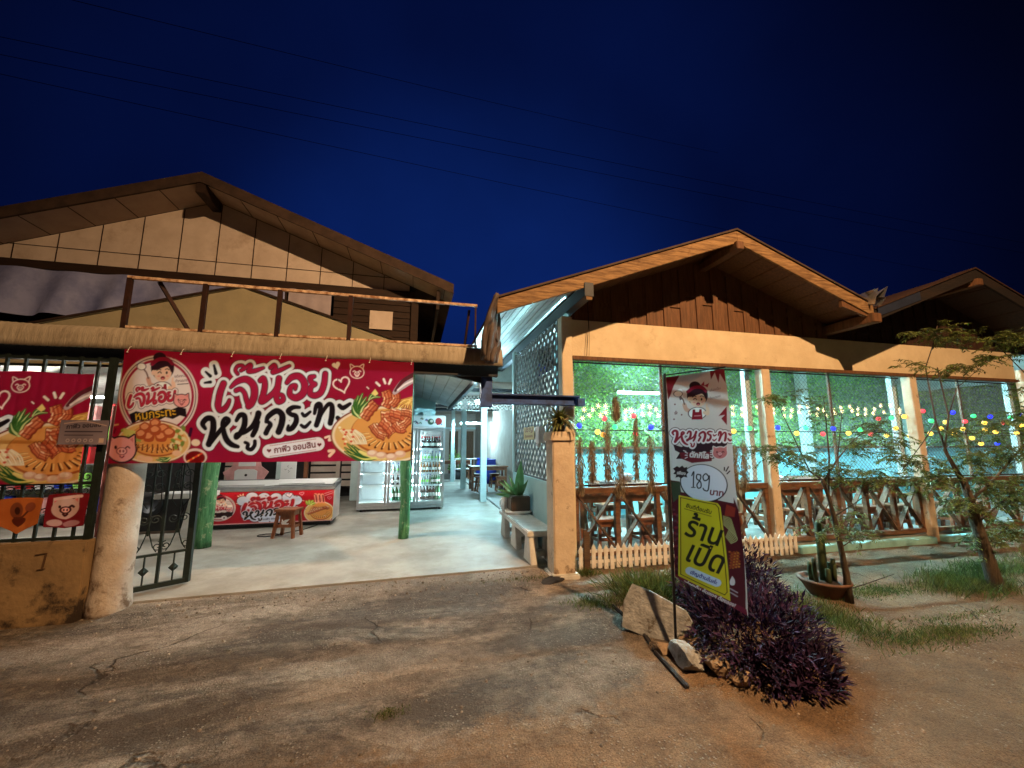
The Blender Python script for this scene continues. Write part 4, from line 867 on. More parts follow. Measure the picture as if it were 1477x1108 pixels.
# ---- the flag sign
a = Art([(965, 545), (1046, 533), (1072, 885), (975, 832)], .58, 1.64, .0042, (216, 196, 192))
a.c *= (1+.05*np.sin(a.u*3+a.v*4))[:, None]
a.loc(960, 525, .12183)
for p in ([(40, 150), (190, 130), (120, 260), (80, 380), (60, 420)], [(530, 90), (710, 60), (712, 230), (650, 120), (630, 230), (590, 110), (540, 190)], [(712, 500), (712, 720), (650, 640), (690, 600), (620, 610)]): a.poly(p, (136, 34, 44))
for p in ((130, 470), (200, 590), (120, 640)): a.ell(p, 9, 9, (120, 50, 60))
a.st([(140, 545), (150, 580), (125, 565), (155, 562), (130, 585), (140, 545)], 3, (120, 60, 70))
a.st([(185, 320), (200, 400), (215, 440)], (26, 14, 8), (244, 240, 240)); a.st([(180, 360), (190, 410)], 12, (110, 90, 100))
lady(a, (375, 450), 1.32)
a.text('อร่อยเต็ม', (520, 330), (650, 300), [(0, (110, 70, 80))]); a.text('ต้องลอง!', (525, 420), (650, 390), [(0, (110, 70, 80))])
a.poly([(110, 930), (200, 960), (330, 900), (560, 900), (720, 900), (700, 1060), (560, 1108), (480, 1100), (140, 1100), (180, 1030), (130, 1000)], (52, 30, 40))
a.strokes([([(p[0]*.56+20, p[1]*.60+455+(p[0]-200)*.10) for p in g_], np.atleast_1d(r_)*.62) for g_, r_ in MU], [(26, (70, 34, 48)), (18, (240, 222, 222)), (0, (150, 30, 50))])
a.text('ตักกิโล', (295, 1090), (510, 1092), [(3, (230, 214, 214))]); 
for s_, x in ((-1, 250), (1, 535)):
    for q_ in (-1, 0, 1): a.st([(x, 1045+q_*30), (x+s_*28, 1045+q_*42)], 4, (230, 214, 214))
a.loc(960, 650, .2166)
a.poly([(100, 0), (310, 0), (310, 60), (180, 70), (110, 40)], (110, 28, 40))
a.text('ตักกิโล', (165, 30), (288, 42), [(2, (230, 214, 214))])
for s_, x in ((-1, 150), (1, 300)):
    for q_ in (-1, 0, 1): a.st([(x, 18+q_*13), (x+s_*14, 18+q_*20)], 2.5, (230, 214, 214))
a.loc(960, 525, .12183); pighead(a, (640, 1040), 78, body=(196, 110, 110), outline=(226, 206, 204), lw=5); a.loc(960, 650, .2166)
a.poly([(40, 180), (100, 190), (110, 260), (440, 340), (440, 300), (480, 420), (500, 1060), (420, 1040), (60, 860), (45, 600)], (84, 22, 34))
a.poly([(45, 190), (105, 195), (105, 290), (60, 330)], (64, 70, 54))
a.ell((255, 205), 154, 124, (40, 26, 32), rot=.28); a.ell((255, 203), 147, 117, (226, 214, 226), rot=.28)
a.poly([(60, 105), (85, 88), (100, 98), (118, 85), (130, 100), (150, 95), (148, 120), (160, 130), (146, 145), (150, 165), (128, 160), (110, 172), (95, 160), (75, 165), (80, 145), (62, 140), (74, 122)], (44, 28, 34)); a.text('เพียง', (85, 142), (138, 148), [(1, (226, 206, 204))])

for g189 in ([(180, 152), (193, 128), (191, 180), (190, 228)], [(238, 150), (216, 146), (212, 172), (238, 196), (240, 228), (222, 236), (214, 214), (232, 186), (240, 162), (236, 148)], [(290, 160), (272, 142), (254, 160), (262, 186), (284, 180), (294, 156), (293, 200), (284, 252), (262, 250), (254, 238)]): a.st(g189, 4.2, (44, 26, 34))
a.st([(178, 230), (202, 232)], 3, (44, 26, 34)); a.text('บาท', (296, 280), (376, 292), [(2, (120, 30, 44))])
for p in (((398, 128), (412, 100)), ((404, 145), (420, 128)), ((388, 122), (388, 104))): a.st(p, 4, (60, 30, 40))
for q_ in range(16): a.st([(372, 420+q_*4), (420+q_*2, 450+q_*8), (380+q_*2, 560+q_*3)], 2.2, (190, 170, 120) if q_ % 2 else (130, 110, 60))
for q_ in range(60): a.ell((400+(q_*41) % 60, 660+(q_*67) % 110), 7, 6, (150, 60, 34) if q_ % 3 else (190, 110, 50))
a.poly([(395, 345), (450, 370), (440, 430), (380, 420)], (150, 50, 40))
for q_ in range(20): a.ell((60+(q_*31) % 40, 380+(q_*83) % 460), 12, 9, (130, 40, 50) if q_ % 2 else (100, 56, 60))
a.poly([(98, 285), (340, 340), (356, 365), (398, 985), (92, 832)], (214, 182, 36), edge=(228, 204, 70), ew=3)
o_ = [(106, 298), (330, 346), (346, 368), (382, 930), (368, 948), (104, 822)]
for i in range(6): a.st([o_[i], o_[(i+1) % 6]], 2.6, (40, 36, 24))
a.text('ยินดีต้อนรับ', (140, 362), (298, 408), [(1.0, (44, 40, 26))]); a.st([(130, 372), (300, 424)], 1.8, (44, 40, 26))
a.text('ร้าน', (128, 548), (330, 620), [(3.5, (34, 30, 24))], 1.25); a.text('เปิด', (134, 722), (332, 806), [(3.5, (34, 30, 24))], 1.3)
a.strokes([([(160, 795), (320, 868)], 27)], [(0, (206, 206, 226))]); a.text('เชิญด้านในค่ะ', (162, 812), (318, 880), [(1.2, (60, 44, 130))])
a.poly([(60, 838), (100, 838), (395, 985), (505, 1040), (515, 1090), (60, 870)], (116, 26, 52))
a.text('อร่อยเต็ม คุ้มสุดๆ ต้องลอง!', (118, 880), (428, 1028), [(.8, (236, 214, 220))], 1.0)
a.poly([(412, 820), (428, 850), (424, 880), (402, 880), (398, 855)], (220, 200, 205), smooth=True)
for z_ in (905, 930): a.st([(400, z_), (444, z_+26)], 4, (170, 150, 160))
a.c *= np.array([.80, .80, .84])
fl = thing('flag_sign', 'upright fabric feather sign with yellow open notice on a black pole', 'flag sign', (2.08, 3.02, 0))
TL, TR, BL, BR = (2.105, 3.02, 2.165), (2.31, 2.56, 2.165), (2.085, 3.02, .53), (2.18, 2.40, .46)
def fplace(u, v):
    P_ = sum(np.multiply.outer(w_, np.array(p_)) for w_, p_ in (((1-u)*(1-v), TL), (u*(1-v), TR), ((1-u)*v, BL), (u*v, BR)))
    P_[:, 0] += .012*np.sin(u*5+v*4)*u+.01*np.sin(v*9)*u; P_[:, 2] += .0
    return P_
a.mesh('fabric', fplace, printmat('flag_fabric', .5, .38), fl)
m = MB(); m.tube([(2.06, 3.025, -.05), (2.085, 3.03, 1.2), (2.10, 3.03, 2.2)], .011, 8); m.build('pole', M['black'], fl)
m = MB(); m.tube([(2.10, 3.03, 2.185), (2.31, 2.555, 2.18)], .006, 6); m.build('top_rod', M['black'], fl)
m = MB(); m.bar((2.072, 3.035, .50), (2.098, 3.035, 2.19), .012, .03, up=(0, 1, 0)); m.build('pole_sleeve', M['black'], fl)
# ---- small plaque and pennants on the grille
a = Art([(0, 0), (100, 0), (100, 55), (0, 55)], .40, .235, .004, (112, 104, 118))
a.c *= (1+.5*np.cos(a.u*3.6)**2*a.v)[:, None]
a.text('กาฟิว ออมสิน', (14, 20), (84, 14), [(.4, (40, 36, 46))]); a.st([(12, 26), (88, 26)], 1.2, (52, 46, 58)); a.st([(12, 34), (70, 34)], 1, (60, 54, 66)); a.st([(8, 8), (50, 3), (95, 12)], 1.2, (170, 150, 150))
for i in range(5): a.ell((20+i*12, 46), 3.2, 3.2, (170, 160, 170), ring=.8)
a.poly([(84, 41), (94, 41), (94, 51), (84, 51)], (190, 170, 160))
o = a.mesh('plaque', lambda u, v: np.stack([-3.27+.38*u, 4.68-.004*np.sin(u*3)+0*u, 1.815-.23*v], -1), printmat('plaque_print', .15, 0, .6)); tag(o, 'glossy grey notice wired to the grille beside the round pillar', 'plaque')
def pennant(label, x0, x1, zt, zb, bgc, pale):
    a = Art([(0, 0), (100, 0), (100, 90), (0, 90)], abs(x1-x0), zt-zb, .004, bgc)
    if not pale:
        a.ell((42, 34), 14, 22, (120, 60, 34)); a.ell((72, 28), 12, 14, (130, 64, 40)); a.ell((50, 62), 16, 11, (84, 30, 18)); a.ell((44, 34), 6, 10, (60, 26, 16)); a.st([(40, 54), (56, 50), (66, 40)], 3, (90, 40, 24))
    else:
        pighead(a, (46, 40), 32, body=(206, 170, 166), line=(70, 20, 24)); a.st([(20, 14), (80, 8)], 4, (226, 190, 190)); a.ell((24, 78), 18, 9, (206, 170, 176)); a.ell((66, 80), 22, 8, (180, 130, 140))
    def pl(u, v):
        zb_ = zb+(.10 if not pale else .03)*np.abs(u-.5)*2
        return np.stack([x0+(x1-x0)*u, 4.735-.01*np.sin(u*5+v*3), zt-(zt-zb_)*v+.012*np.sin(u*3)], -1)
    o = a.mesh('pennant', pl, printmat('pennant_print', .5, .3)); return tag(o, label, 'pennant', 'pig pennants on the grille')
pennant('orange pennant with a dark pig face, left of the two on the grille', -3.66, -3.35, 1.09, .765, (176, 92, 40), False)
pennant('dark red pennant with a pale pig, nearest the round pillar', -3.31, -3.00, 1.12, .80, (120, 24, 34), True)
# a painted house mark on the low wall
m = MB()
for p, q_ in (((-3.30, 4.686, .60), (-3.22, 4.686, .61)), ((-3.222, 4.686, .61), (-3.236, 4.686, .47)), ((-3.27, 4.686, .47), (-3.215, 4.686, .475))): m.bar(p, q_, .004, .016, up=(0, 0, 1) if p[2] == q_[2] else (1, 0, 0))
m.build('painted_number', mat('faded_brown_paint', (.09, .045, .02), .9), bwall)
# ================================================================ COURTYARD OBJECTS
# chest freezer with printed front
fz = thing('chest_freezer', 'chest freezer with printed red front and sliding glass top behind the stool', 'freezer', (-2.58, 8.8, .05))
X0, X1, Y0, Y1 = -3.70, -1.48, 8.45, 9.12
m = MB(); m.prism([(X0, Y0, .14), (X0, Y1, .14), (X0, Y1, .80), (X0, Y0, .72)], (X1-X0, 0, 0)); m.build('body', M['white'], fz, bevel=.012)
m = MB(); m.prism([(X0-.01, Y0-.012, .72), (X0-.01, Y1+.01, .80), (X0-.01, Y1+.01, .88), (X0-.01, Y1-.06, .885), (X0-.01, Y1-.07, .84), (X0-.01, Y0+.07, .775), (X0-.01, Y0+.05, .80), (X0-.01, Y0-.012, .79)], (X1-X0+.02, 0, 0)); m.build('rim', M['grey'], fz, bevel=.004)
m = MB(); m.bx((X1-.02, Y0, .78), (X1+.01, Y1, .84)); m.bx((X0-.01, Y0, .78), (X0+.02, Y1, .84)); m.build('side_trim', M['grey'], fz)
for i, (a_, b_) in enumerate(((X0+.04, X0+1.15), (X0+1.08, X1-.04))):
    dz = .012*i
    m = MB(); m.prism([(a_, Y0+.04, .802+dz), (a_, Y1-.07, .862+dz), (a_, Y1-.07, .868+dz), (a_, Y0+.04, .808+dz)], (b_-a_, 0, 0)); lid = m.build('lid', M['white'], fz)
    m = MB(); m.bar(((a_+b_)/2-.4, Y0+.06, .822+dz), ((a_+b_)/2+.4, Y0+.06, .822+dz), .02, .012); m.build('lid_handle', M['alu'], lid)
m = MB(); m.bx((X0+.05, Y0+.06, .07), (X1-.05, Y1-.05, .14)); m.build('plinth', M['black'], fz)
for x in (X0+.1, X1-.1):
    for y in (Y0+.1, Y1-.1):
        m = MB(); m.tube([(x-.015, y, .09), (x+.015, y, .09)], .035, 10); m.build('castor', M['black'], fz)
a = Art([(8, 128), (1332, 112), (1325, 495), (-12, 545)], X1-X0, .56, .0085, (176, 26, 42))
a.c *= (1+.06*np.sin(a.u*9+a.v*5))[:, None]
emblem(a, (195, 330), 165); a.poly([(60, 400), (340, 380), (330, 430), (280, 450), (120, 455)], (44, 24, 28))
for p in ([(60, 200), (75, 175)], [(40, 195), (42, 165)], [(400, 160), (420, 185)], [(430, 150), (430, 178)], [(378, 175), (400, 190)]): a.st(p, 5, (240, 220, 190))
cl = [(430, 240), (520, 190), (640, 200), (760, 205), (880, 200), (960, 240), (900, 300), (800, 300), (700, 330), (600, 330), (470, 330), (480, 420), (560, 450), (700, 440), (820, 420), (650, 485), (760, 475)]
a.strokes([([c_0, c_0], 58) for c_0 in cl], [(8, (90, 20, 40)), (0, (208, 214, 236))])
a.o, a.k = (280, 145), .56; a.strokes(JE, [(22, (236, 160, 170)), (9, (30, 20, 34)), (0, (176, 24, 40))]); a.o, a.k = (372, 148), .44; a.strokes(MU, [(16, (226, 226, 240)), (3, INK)]); a.o, a.k = (0, 0), 1
a.text('กาฟิว ออมสิน', (640, 492), (815, 475), [(1, (70, 60, 90))]); a.heart((622, 484), 9, (90, 20, 40)); a.heart((892, 172), 34, (230, 220, 240), -.2); a.heart((892, 172), 34, (60, 20, 40), -.2, 3); a.heart((1015, 155), 22, (230, 150, 170), -.2, 3)
pot(a, (1195, 400), 150, 140)
for i in range(7): meat(a, [(1080+i*22, 420-i*10), (1120+i*24, 380-i*8), (1150+i*22, 330+i*5)], 15, -i*4)
for i in range(3): a.st([(1150+i*34, 170+i*3), (1165+i*34, 270-i*2)], 16, (226, 140, 120)); a.st([(1155+i*34, 180), (1166+i*34, 262)], 6, (120, 30, 34))
greens(a, (1110, 300), [(1060, 250), (1090, 240), (1130, 245), (1150, 280)], 20, (130, 160, 60), (220, 220, 130))
a.st([(1240, 160), (1325, 125)], 3, (200, 160, 170)); a.st([(1245, 185), (1325, 150)], 3, (200, 160, 170)); a.heart((1290, 215), 20, (220, 120, 140), 0, 3)
for i in range(26): x_, y_ = 40+(i*197) % 1270, 150+(i*89) % 350; a.st([(x_, y_), (x_+14, y_+5)], 4, (230, 190, 170) if i % 2 else (120, 14, 30))
for p in ((250, 455), (20, 470)): a.ell(p, 30, 26, (232, 220, 220)); a.ell(p, 10, 10, (60, 20, 34))
a.mesh('printed_panel', lambda u, v: np.stack([X0+.004+(X1-X0-.008)*u, Y0-.004+0*u, .712-.555*v], -1), printmat('freezer_print', .3), fz)
m = MB(); m.bx((X0, Y0-.010, .145), (X1, Y0-.002, .162)); m.build('bottom_trim', M['pink'], fz)
m = MB(); m.box((-3.54, 8.5, .85), (.11, .09, .10)); m.box((-3.54, 8.5, .91), (.06, .05, .03)); tag(m.build('tissue_box', M['lime'], None, bevel=.01), 'lime green tissue box on the left end of the chest freezer', 'box')
# pig board and folded white board behind
pb = thing('pig_board', 'white and pink pig shaped board standing behind the chest freezer', 'board', (-3.38, 9.55, .05))
m = MB(); m.prism([(-3.72, 9.5, .05), (-3.05, 9.5, .05), (-3.05, 9.5, .86), (-2.97, 9.5, 1.0), (-3.12, 9.5, 1.12), (-3.2, 9.5, 1.5), (-3.58, 9.5, 1.5), (-3.66, 9.5, 1.12), (-3.82, 9.5, 1.0), (-3.74, 9.5, .86)], (0, .03, 0)); m.build('panel', M['pink'], pb, bevel=.006)
m = MB(); m.prism([(-3.58, 9.485, .05), (-3.2, 9.485, .05), (-3.18, 9.485, 1.02), (-3.25, 9.485, 1.06), (-3.55, 9.485, 1.06), (-3.6, 9.485, 1.02)], (0, .014, 0)); m.build('belly', M['white'], pb, bevel=.004)
m = MB(); m.prism([(-3.54, 9.488, 1.12), (-3.22, 9.488, 1.12), (-3.22, 9.488, 1.48), (-3.54, 9.488, 1.48)], (0, .011, 0)); m.build('face', M['white'], pb, bevel=.004)
m = MB(); m.sph((-3.385, 9.485, .94), .026, (1, .4, 1)); m.build('button', M['black'], pb)
wb = thing('notice_board', 'white standing board with a small ornament behind the chest freezer', 'board', (-2.62, 9.6, .05))
m = MB(); m.box((-2.62, 9.6, .8), (.30, .04, 1.5)); m.build('panel', M['white'], wb, bevel=.006)
m = MB()
for i in range(4): an = i*pi/2; m.tube([(-2.62+.03*cos(an), 9.577, 1.05+.03*sin(an)), (-2.62+.06*cos(an+.4), 9.577, 1.05+.06*sin(an+.4)), (-2.62+.075*cos(an), 9.577, 1.05+.075*sin(an))], .005, 5)
m.build('ornament', M['grey'], wb)
# carved stool
st = thing('stool', 'wooden stool with pale carved leaf panel in front of the chest freezer', 'stool', (0, 0, 0))
def stool_parts(root, hgt=.46, tw=.34, td=.30, carved=True, wood=None):
    wood = wood or M['stoolwood']
    m = MB(); m.box((0, 0, hgt-.02), (tw, td, .04)); m.build('seat', wood, root, bevel=.006)
    for sx in (-1, 1):
        for sy in (-1, 1):
            m = MB(); m.bar((sx*(tw/2-.05), sy*(td/2-.05), hgt-.04), (sx*(tw/2-.005), sy*(td/2-.01), 0), .045, .05, up=(0, 1, 0)); m.build('leg', wood, root, bevel=.004)
    for sy in (-1, 1):
        for q_ in ((((-(tw/2-.05), sy*(td/2-.045), hgt-.075), ((tw/2-.05), sy*(td/2-.045), hgt-.075), .02, .06)), ((-(tw/2-.03), sy*(td/2-.03), hgt*.42), ((tw/2-.03), sy*(td/2-.03), hgt*.42), .02, .045)):
            m = MB(); m.bar(*q_); m.build('stretcher', wood, root)
    for sx in (-1, 1):
        for q_ in (((sx*(tw/2-.045), -(td/2-.05), hgt-.075), (sx*(tw/2-.045), (td/2-.05), hgt-.075), .02, .06), ((sx*(tw/2-.03), -(td/2-.04), hgt*.38), (sx*(tw/2-.03), (td/2-.04), hgt*.38), .02, .04)):
            m = MB(); m.bar(*q_); m.build('stretcher', wood, root)
    if carved:
        m = MB(); m.bx((-.09, -(td/2-.05), hgt*.44), (.09, -(td/2-.06), hgt-.09)); m.build('side_panel', wood, root)
        m = MB()
        for (x, z, an, l) in ((.02, .27, .5, .12), (-.035, .255, 1.9, .09), (.03, .22, .25, .08), (-.03, .22, 2.4, .08), (.0, .235, 1.2, .09)):
            c0 = V((x, -(td/2-.046), z)); dx = V((cos(an), 0, sin(an)))*l/2; nx_ = V((-sin(an), 0, cos(an)))*l*.2
            m.prism([c0-dx, c0-dx*.2+nx_, c0+dx, c0-dx*.2-nx_], (0, -.012, 0))
        m.build('carved_leaf', M['whitepaint'], root)
stool_parts(st); st.location = (-2.02, 7.62, .055); st.rotation_euler = (0, 0, -.22)
# glass door drinks fridge
fr = thing('drinks_fridge', 'tall three door glass drinks fridge glowing behind the banner corner', 'fridge', (-.26, 10.1, .05))
FX0, FX1, FY0, FY1 = -1.25, .70, 9.83, 10.48
m = MB(); m.bx((FX0, FY1-.04, .17), (FX1, FY1, 1.98)); m.bx((FX0, FY0+.05, .17), (FX0+.04, FY1-.04, 1.98)); m.bx((FX1-.04, FY0+.05, .17), (FX1, FY1-.04, 1.98)); m.bx((FX0+.04, FY0+.05, .17), (FX1-.04, FY1-.04, .25)); m.build('cabinet', M['white'], fr)
m = MB(); m.bx((FX0, FY0+.02, 1.96), (FX1, FY1, 2.25)); m.build('header', M['white'], fr, bevel=.01)
a = Art([(0, 0), (600, 0), (600, 80), (0, 80)], FX1-FX0-.08, .22, .009, (226, 230, 234))
for i in range(46):
    x_, y_ = 20+(i*131) % 560, 16+(i*47) % 50; cc = [(190, 60, 70), (60, 70, 90), (220, 150, 160), (120, 140, 120), (150, 40, 50), (90, 110, 150)][i % 6]
    a.st([(x_, y_), (x_+9, y_+8*(-1)**i), (x_+16, y_+2)], 4.5, cc) if i % 2 else a.ell((x_, y_), 9, 7, cc, rot=i)
a.ell((500, 42), 24, 27, (60, 90, 70)); a.ell((560, 36), 26, 30, (170, 50, 50)); a.ell((506, 36), 12, 12, (200, 190, 180))
a.mesh('header_print', lambda u, v: np.stack([FX0+.04+(FX1-FX0-.08)*u, FY0+.015+0*u, 2.22-.22*v], -1), printmat('header_printing', .4), fr)
dw = (FX1-FX0)/3
for i in range(3):
    a_, b_ = FX0+dw*i+.006, FX0+dw*(i+1)-.006
    m = MB(); m.bx((a_, FY0, .18), (a_+.05, FY0+.045, 1.945)); m.bx((b_-.05, FY0, .18), (b_, FY0+.045, 1.945)); m.bx((a_+.05, FY0, .18), (b_-.05, FY0+.045, .25)); m.bx((a_+.05, FY0, 1.885), (b_-.05, FY0+.045, 1.945)); dr = m.build('door', M['alu'], fr)
    m = MB(); m.bx((a_+.05, FY0+.018, .25), (b_-.05, FY0+.024, 1.885)); m.build('glass', M['glassy'], dr)
    m = MB(); m.bar((b_-.025, FY0-.025, .85), (b_-.025, FY0-.025, 1.25), .02, .02); m.build('handle', M['grey'], dr)
    m = MB(); m.bx((a_+.010, FY0+.060, .26), (a_+.038, FY0+.075, 1.88)); m.bx((b_-.038, FY0+.060, .26), (b_-.010, FY0+.075, 1.88)); m.build('light_strip', M['fridgelight'], fr)
SHZ = [.27, .62, .90, 1.18, 1.46]
for z in SHZ[1:]:
    m = MB(); m.bx((FX0+.045, FY0+.09, z-.02), (FX1-.045, FY1-.06, z-.005)); m.bx((FX0+.045, FY0+.08, z-.03), (FX1-.045, FY0+.09, z+.012)); m.build('shelf', M['white'], fr)
m = MB(); m.bx((FX0, FY0+.03, .10), (FX1, FY1, .168)); m.build('base', M['alu'], fr)
for x in (FX0+.1, FX1-.1):
    m = MB(); m.tube([(x-.02, FY0+.1, .085), (x+.02, FY0+.1, .085)], .04, 10); m.build('castor', M['black'], fr)
bprof = [(.030, 0), (.032, .02), (.032, .14), (.026, .17), (.012, .20), (.012, .235)]
kinds = {'dark': ('dark glass', (.03, .012, .012), 'red'), 'green': ('green glass', (.03, .16, .07), 'white'), 'clear': ('clear plastic', (.45, .55, .58), 'blue'), 'amber': ('amber glass', (.25, .10, .03), 'gold')}
bm_ = {k: bottlemat('bottle_'+k, v_[1]) for k, v_ in kinds.items()}
capm = {'red': M['redpl'], 'white': M['white'], 'blue': M['bluepl'], 'gold': M['yellowpl']}
protos = {}
def bottle(kind, x, y, z, where, s=1.0):
    key = (kind, s)
    lab = f'{kinds[kind][0]} bottle with {kinds[kind][2]} cap {where}'
    if key not in protos:
        t_ = thing('bottle', lab, 'bottle', (0, 0, 0), 'bottles '+where)
        m = MB(); m.lathe((0, 0, 0), [(r*s, q*s) for r, q in bprof], 10); m.build('glass_body', bm_[kind], t_, smooth=True)
        m = MB(); m.lathe((0, 0, .235*s), [(.014*s, 0), (.014*s, .02*s)], 8); m.build('cap', capm[kinds[kind][2]], t_)
        m = MB(); m.lathe((0, 0, .06*s), [(.0325*s, 0), (.0325*s, .06*s)], 10); m.build('paper_label', M['whitepaint'] if kind != 'clear' else M['lime'], t_)
        protos[key] = t_; t_.location = (x, y, z); return t_
    return copy_tree(protos[key], None, (x, y, z), random.uniform(0, 6), lab, 'bottles '+where)
D2 = (FX0+dw+.12, FX0+2*dw-.1); D3 = (FX0+2*dw+.11, FX1-.12)
R3, R2 = 'right', 'middle'
for (z, kd, n_, wh, s, D, row) in ((4, 'dark', 8, 'on the top shelf behind the right fridge door', 1.15, D3, 0), (3, 'clear', 6, 'on the second shelf behind the right fridge door', .85, D3, 0), (2, 'amber', 7, 'on the middle shelf behind the right fridge door', 1.0, D3, 0), (1, 'clear', 4, 'on the fourth shelf behind the right fridge door', .95, (D3[0], D3[0]+.22), 0), (1, 'green', 4, 'on the fourth shelf behind the right fridge door', .95, (D3[0]+.26, D3[1]), 0),
        (0, 'dark', 5, 'on the bottom shelf behind the right fridge door', 1.35, (D3[0], D3[0]+.30), 0), (0, 'green', 3, 'on the bottom shelf behind the right fridge door', 1.35, (D3[0]+.36, D3[1]), 0), (4, 'dark', 6, 'in the back row of the top right shelf', 1.15, D3, 1),
        (1, 'dark', 5, 'on the fourth shelf behind the middle fridge door', 1.0, D2, 0), (0, 'green', 6, 'on the bottom shelf behind the middle fridge door', 1.4, D2, 0), (2, 'clear', 5, 'on the middle shelf behind the middle fridge door', .9, D2, 0), (3, 'amber', 5, 'on the second shelf behind the middle fridge door', 1.0, D2, 0)):
    for i in range(n_): bottle(kd, D[0]+(D[1]-D[0])*i/(n_-1), FY0+.14+.02*(i % 2)+.12*row, SHZ[z]+.001, wh, s)
# black cabinet, white table, red pole on the left behind the gate
bc = thing('speaker_cabinet', 'big black speaker cabinet standing behind the open gate leaf', 'speaker', (-4.35, 8.6, .05))
m = MB(); m.prism([(-4.85, 8.35, .10), (-3.98, 8.35, .10), (-3.90, 8.35, .45), (-3.98, 8.35, .80), (-4.02, 8.35, 1.75), (-4.85, 8.35, 1.75)], (0, .5, 0)); m.build('body', M['black'], bc, bevel=.02)
m = MB(); m.lathe((0, 0, 0), [(.22, 0), (.20, .02), (.05, -.03)], 20); m.v = [(-4.42+x, 8.34-z, .55+y) for x, y, z in m.v]; m.build('cone', M['darksteel'], bc, smooth=True)
m = MB(); m.bx((-4.8, 8.4, .05), (-4.0, 8.8, .10)); m.build('foot', M['soffit'], bc)
wt = thing('white_table', 'white table edge between the black cabinet and the chest freezer', 'table', (-3.62, 7.9, .05))
m = MB(); m.bx((-4.05, 7.75, .70), (-3.30, 8.2, .78)); m.build('tabletop', M['white'], wt, bevel=.006)
m = MB(); m.prism([(-3.72, 7.9, .05), (-3.35, 7.9, .05), (-3.45, 7.9, .70), (-3.62, 7.9, .70)], (0, .2, 0)); m.build('leg', M['whitepaint'], wt, bevel=.006)
rp = thing('red_pole', 'red and white striped pole on a dark foot behind the gate leaf', 'pole', (-4.86, 7.95, .05))
m = MB(); m.tube([(-4.86, 7.95, .1), (-4.86, 7.95, 2.2)], .03, 8); m.build('shaft', mat('dull_red', (.22, .05, .035), .6), rp)
m = MB(); m.lathe((-4.86, 7.95, .05), [(.2, 0), (.2, .03), (.05, .08)], 14); m.build('foot', M['black'], rp)
m = MB(); m.bx((-5.3, 8.9, .05), (-4.95, 9.0, 2.4)); tag(m.build('white_column', M['whitewall'], None, bevel=.01), 'white column at the left of the courtyard behind the grille', 'column')
dk = thing('drinks_rack', 'rack of red and blue packets in the lit room behind the grille', 'rack', (-6.5, 9.5, .05))
m = MB(); m.bx((-8.5, 9.9, .05), (-5.45, 9.98, 2.4)); m.build('back_panel', M['whitewall'], dk)
for i, z in enumerate((.3, .75, 1.2, 1.65, 2.05)):
    m = MB(); m.bx((-8.2, 9.5, z-.02), (-5.5, 9.9, z)); m.build('shelf', M['alu'], dk)
    for j in range(9):
        m = MB(); x = -8.05+j*.29; m.bx((x, 9.52, z), (x+.2, 9.7, z+.22+.05*((i+j) % 3))); m.build('packet', [M['redpl'], M['white'], M['bluepl'], M['lime'], M['pink']][(i*2+j) % 5], dk)
bk = thing('bottle_crate', 'pair of dark stacked tubs in the shadow behind the low wall', 'tub', (-4.9, 5.9, .05))
for z in (.05, .42):
    m = MB(); m.lathe((-4.9, 5.9, z), [(.26, 0), (.30, .33), (.32, .34), (.32, .36)], 18); m.build('tub', M['darksteel'], bk, smooth=True)
# tubes
tubes = []
tb_ = thing('tube_light', 'warm white tube light under the courtyard canopy', 'tube light', (0, 0, 0), 'tube lights under the roofs')
m = MB(); m.box((0, 0, .03), (1.25, .06, .035)); m.build('fixture', M['white'], tb_)
m = MB(); m.tube([(-.59, 0, 0), (.59, 0, 0)], .016, 8); m.build('tube', M['tubeW'], tb_)
tb_.location = (-1.5, 6.35, 3.0)
copy_tree(tb_, None, (-1.0, 9.2, 2.95), 0, 'warm white tube light above the drinks fridge under the canopy')
copy_tree(tb_, None, (-5.6, 8.0, 2.35), 0, 'warm white tube light in the room behind the grille')
tc_ = thing('tube_light', 'cool white tube light on the leaf wall in the first bay', 'tube light', (0, 0, 0), 'tube lights under the roofs')
m = MB(); m.box((0, .03, .0), (1.0, .03, .05)); m.build('fixture', M['white'], tc_)
m = MB(); m.tube([(-.47, 0, 0), (.47, 0, 0)], .016, 8); tcb = m.build('tube', M['tubeC'], tc_)
tc_.location = (4.62, 7.6, 2.66)
copy_tree(tc_, None, (3.6, 6.9, 3.27), 0, 'cool white tube light under the hall roof over the first bay')
copy_tree(tc_, None, (8.1, 6.9, 3.27), 0, 'cool white tube light under the hall roof over the second bay')
tcb.data = tcb.data.copy(); tcb.data.materials[0] = M['tubeS']
tp_ = thing('tube_light', 'near one of two tube lights over the passage beside the pale post', 'tube light', (0, 0, 0), 'tube lights under the roofs')
m = MB(); m.box((0, .03, .03), (1.0, .05, .04)); m.build('fixture', M['white'], tp_)
m = MB(); m.tube([(-.47, 0, 0), (.47, 0, 0)], .02, 8); m.build('tube', M['tubeP'], tp_)
q = at(716, 581, 9.2); tp_.location = (q.x, 9.2, q.z)
q = at(682, 611, 16); copy_tree(tp_, None, (q.x, 16, q.z), 0, 'far one of two tube lights deep in the passage')
copy_tree(tc_, None, (5.8, 6.9, 3.27), 0, 'added cool tube brightening the leaf wall, under the hall roof left of the valley')  # this and the next two: unseen tubes added to brighten the leaf wall
copy_tree(tc_, None, (13.3, 6.9, 3.2), 0, 'added cool tube brightening the leaf wall at the far right of the hall')
copy_tree(tc_, None, (10.6, 6.9, 3.27), 0, 'added cool tube brightening the leaf wall, under the hall roof over the third bay')
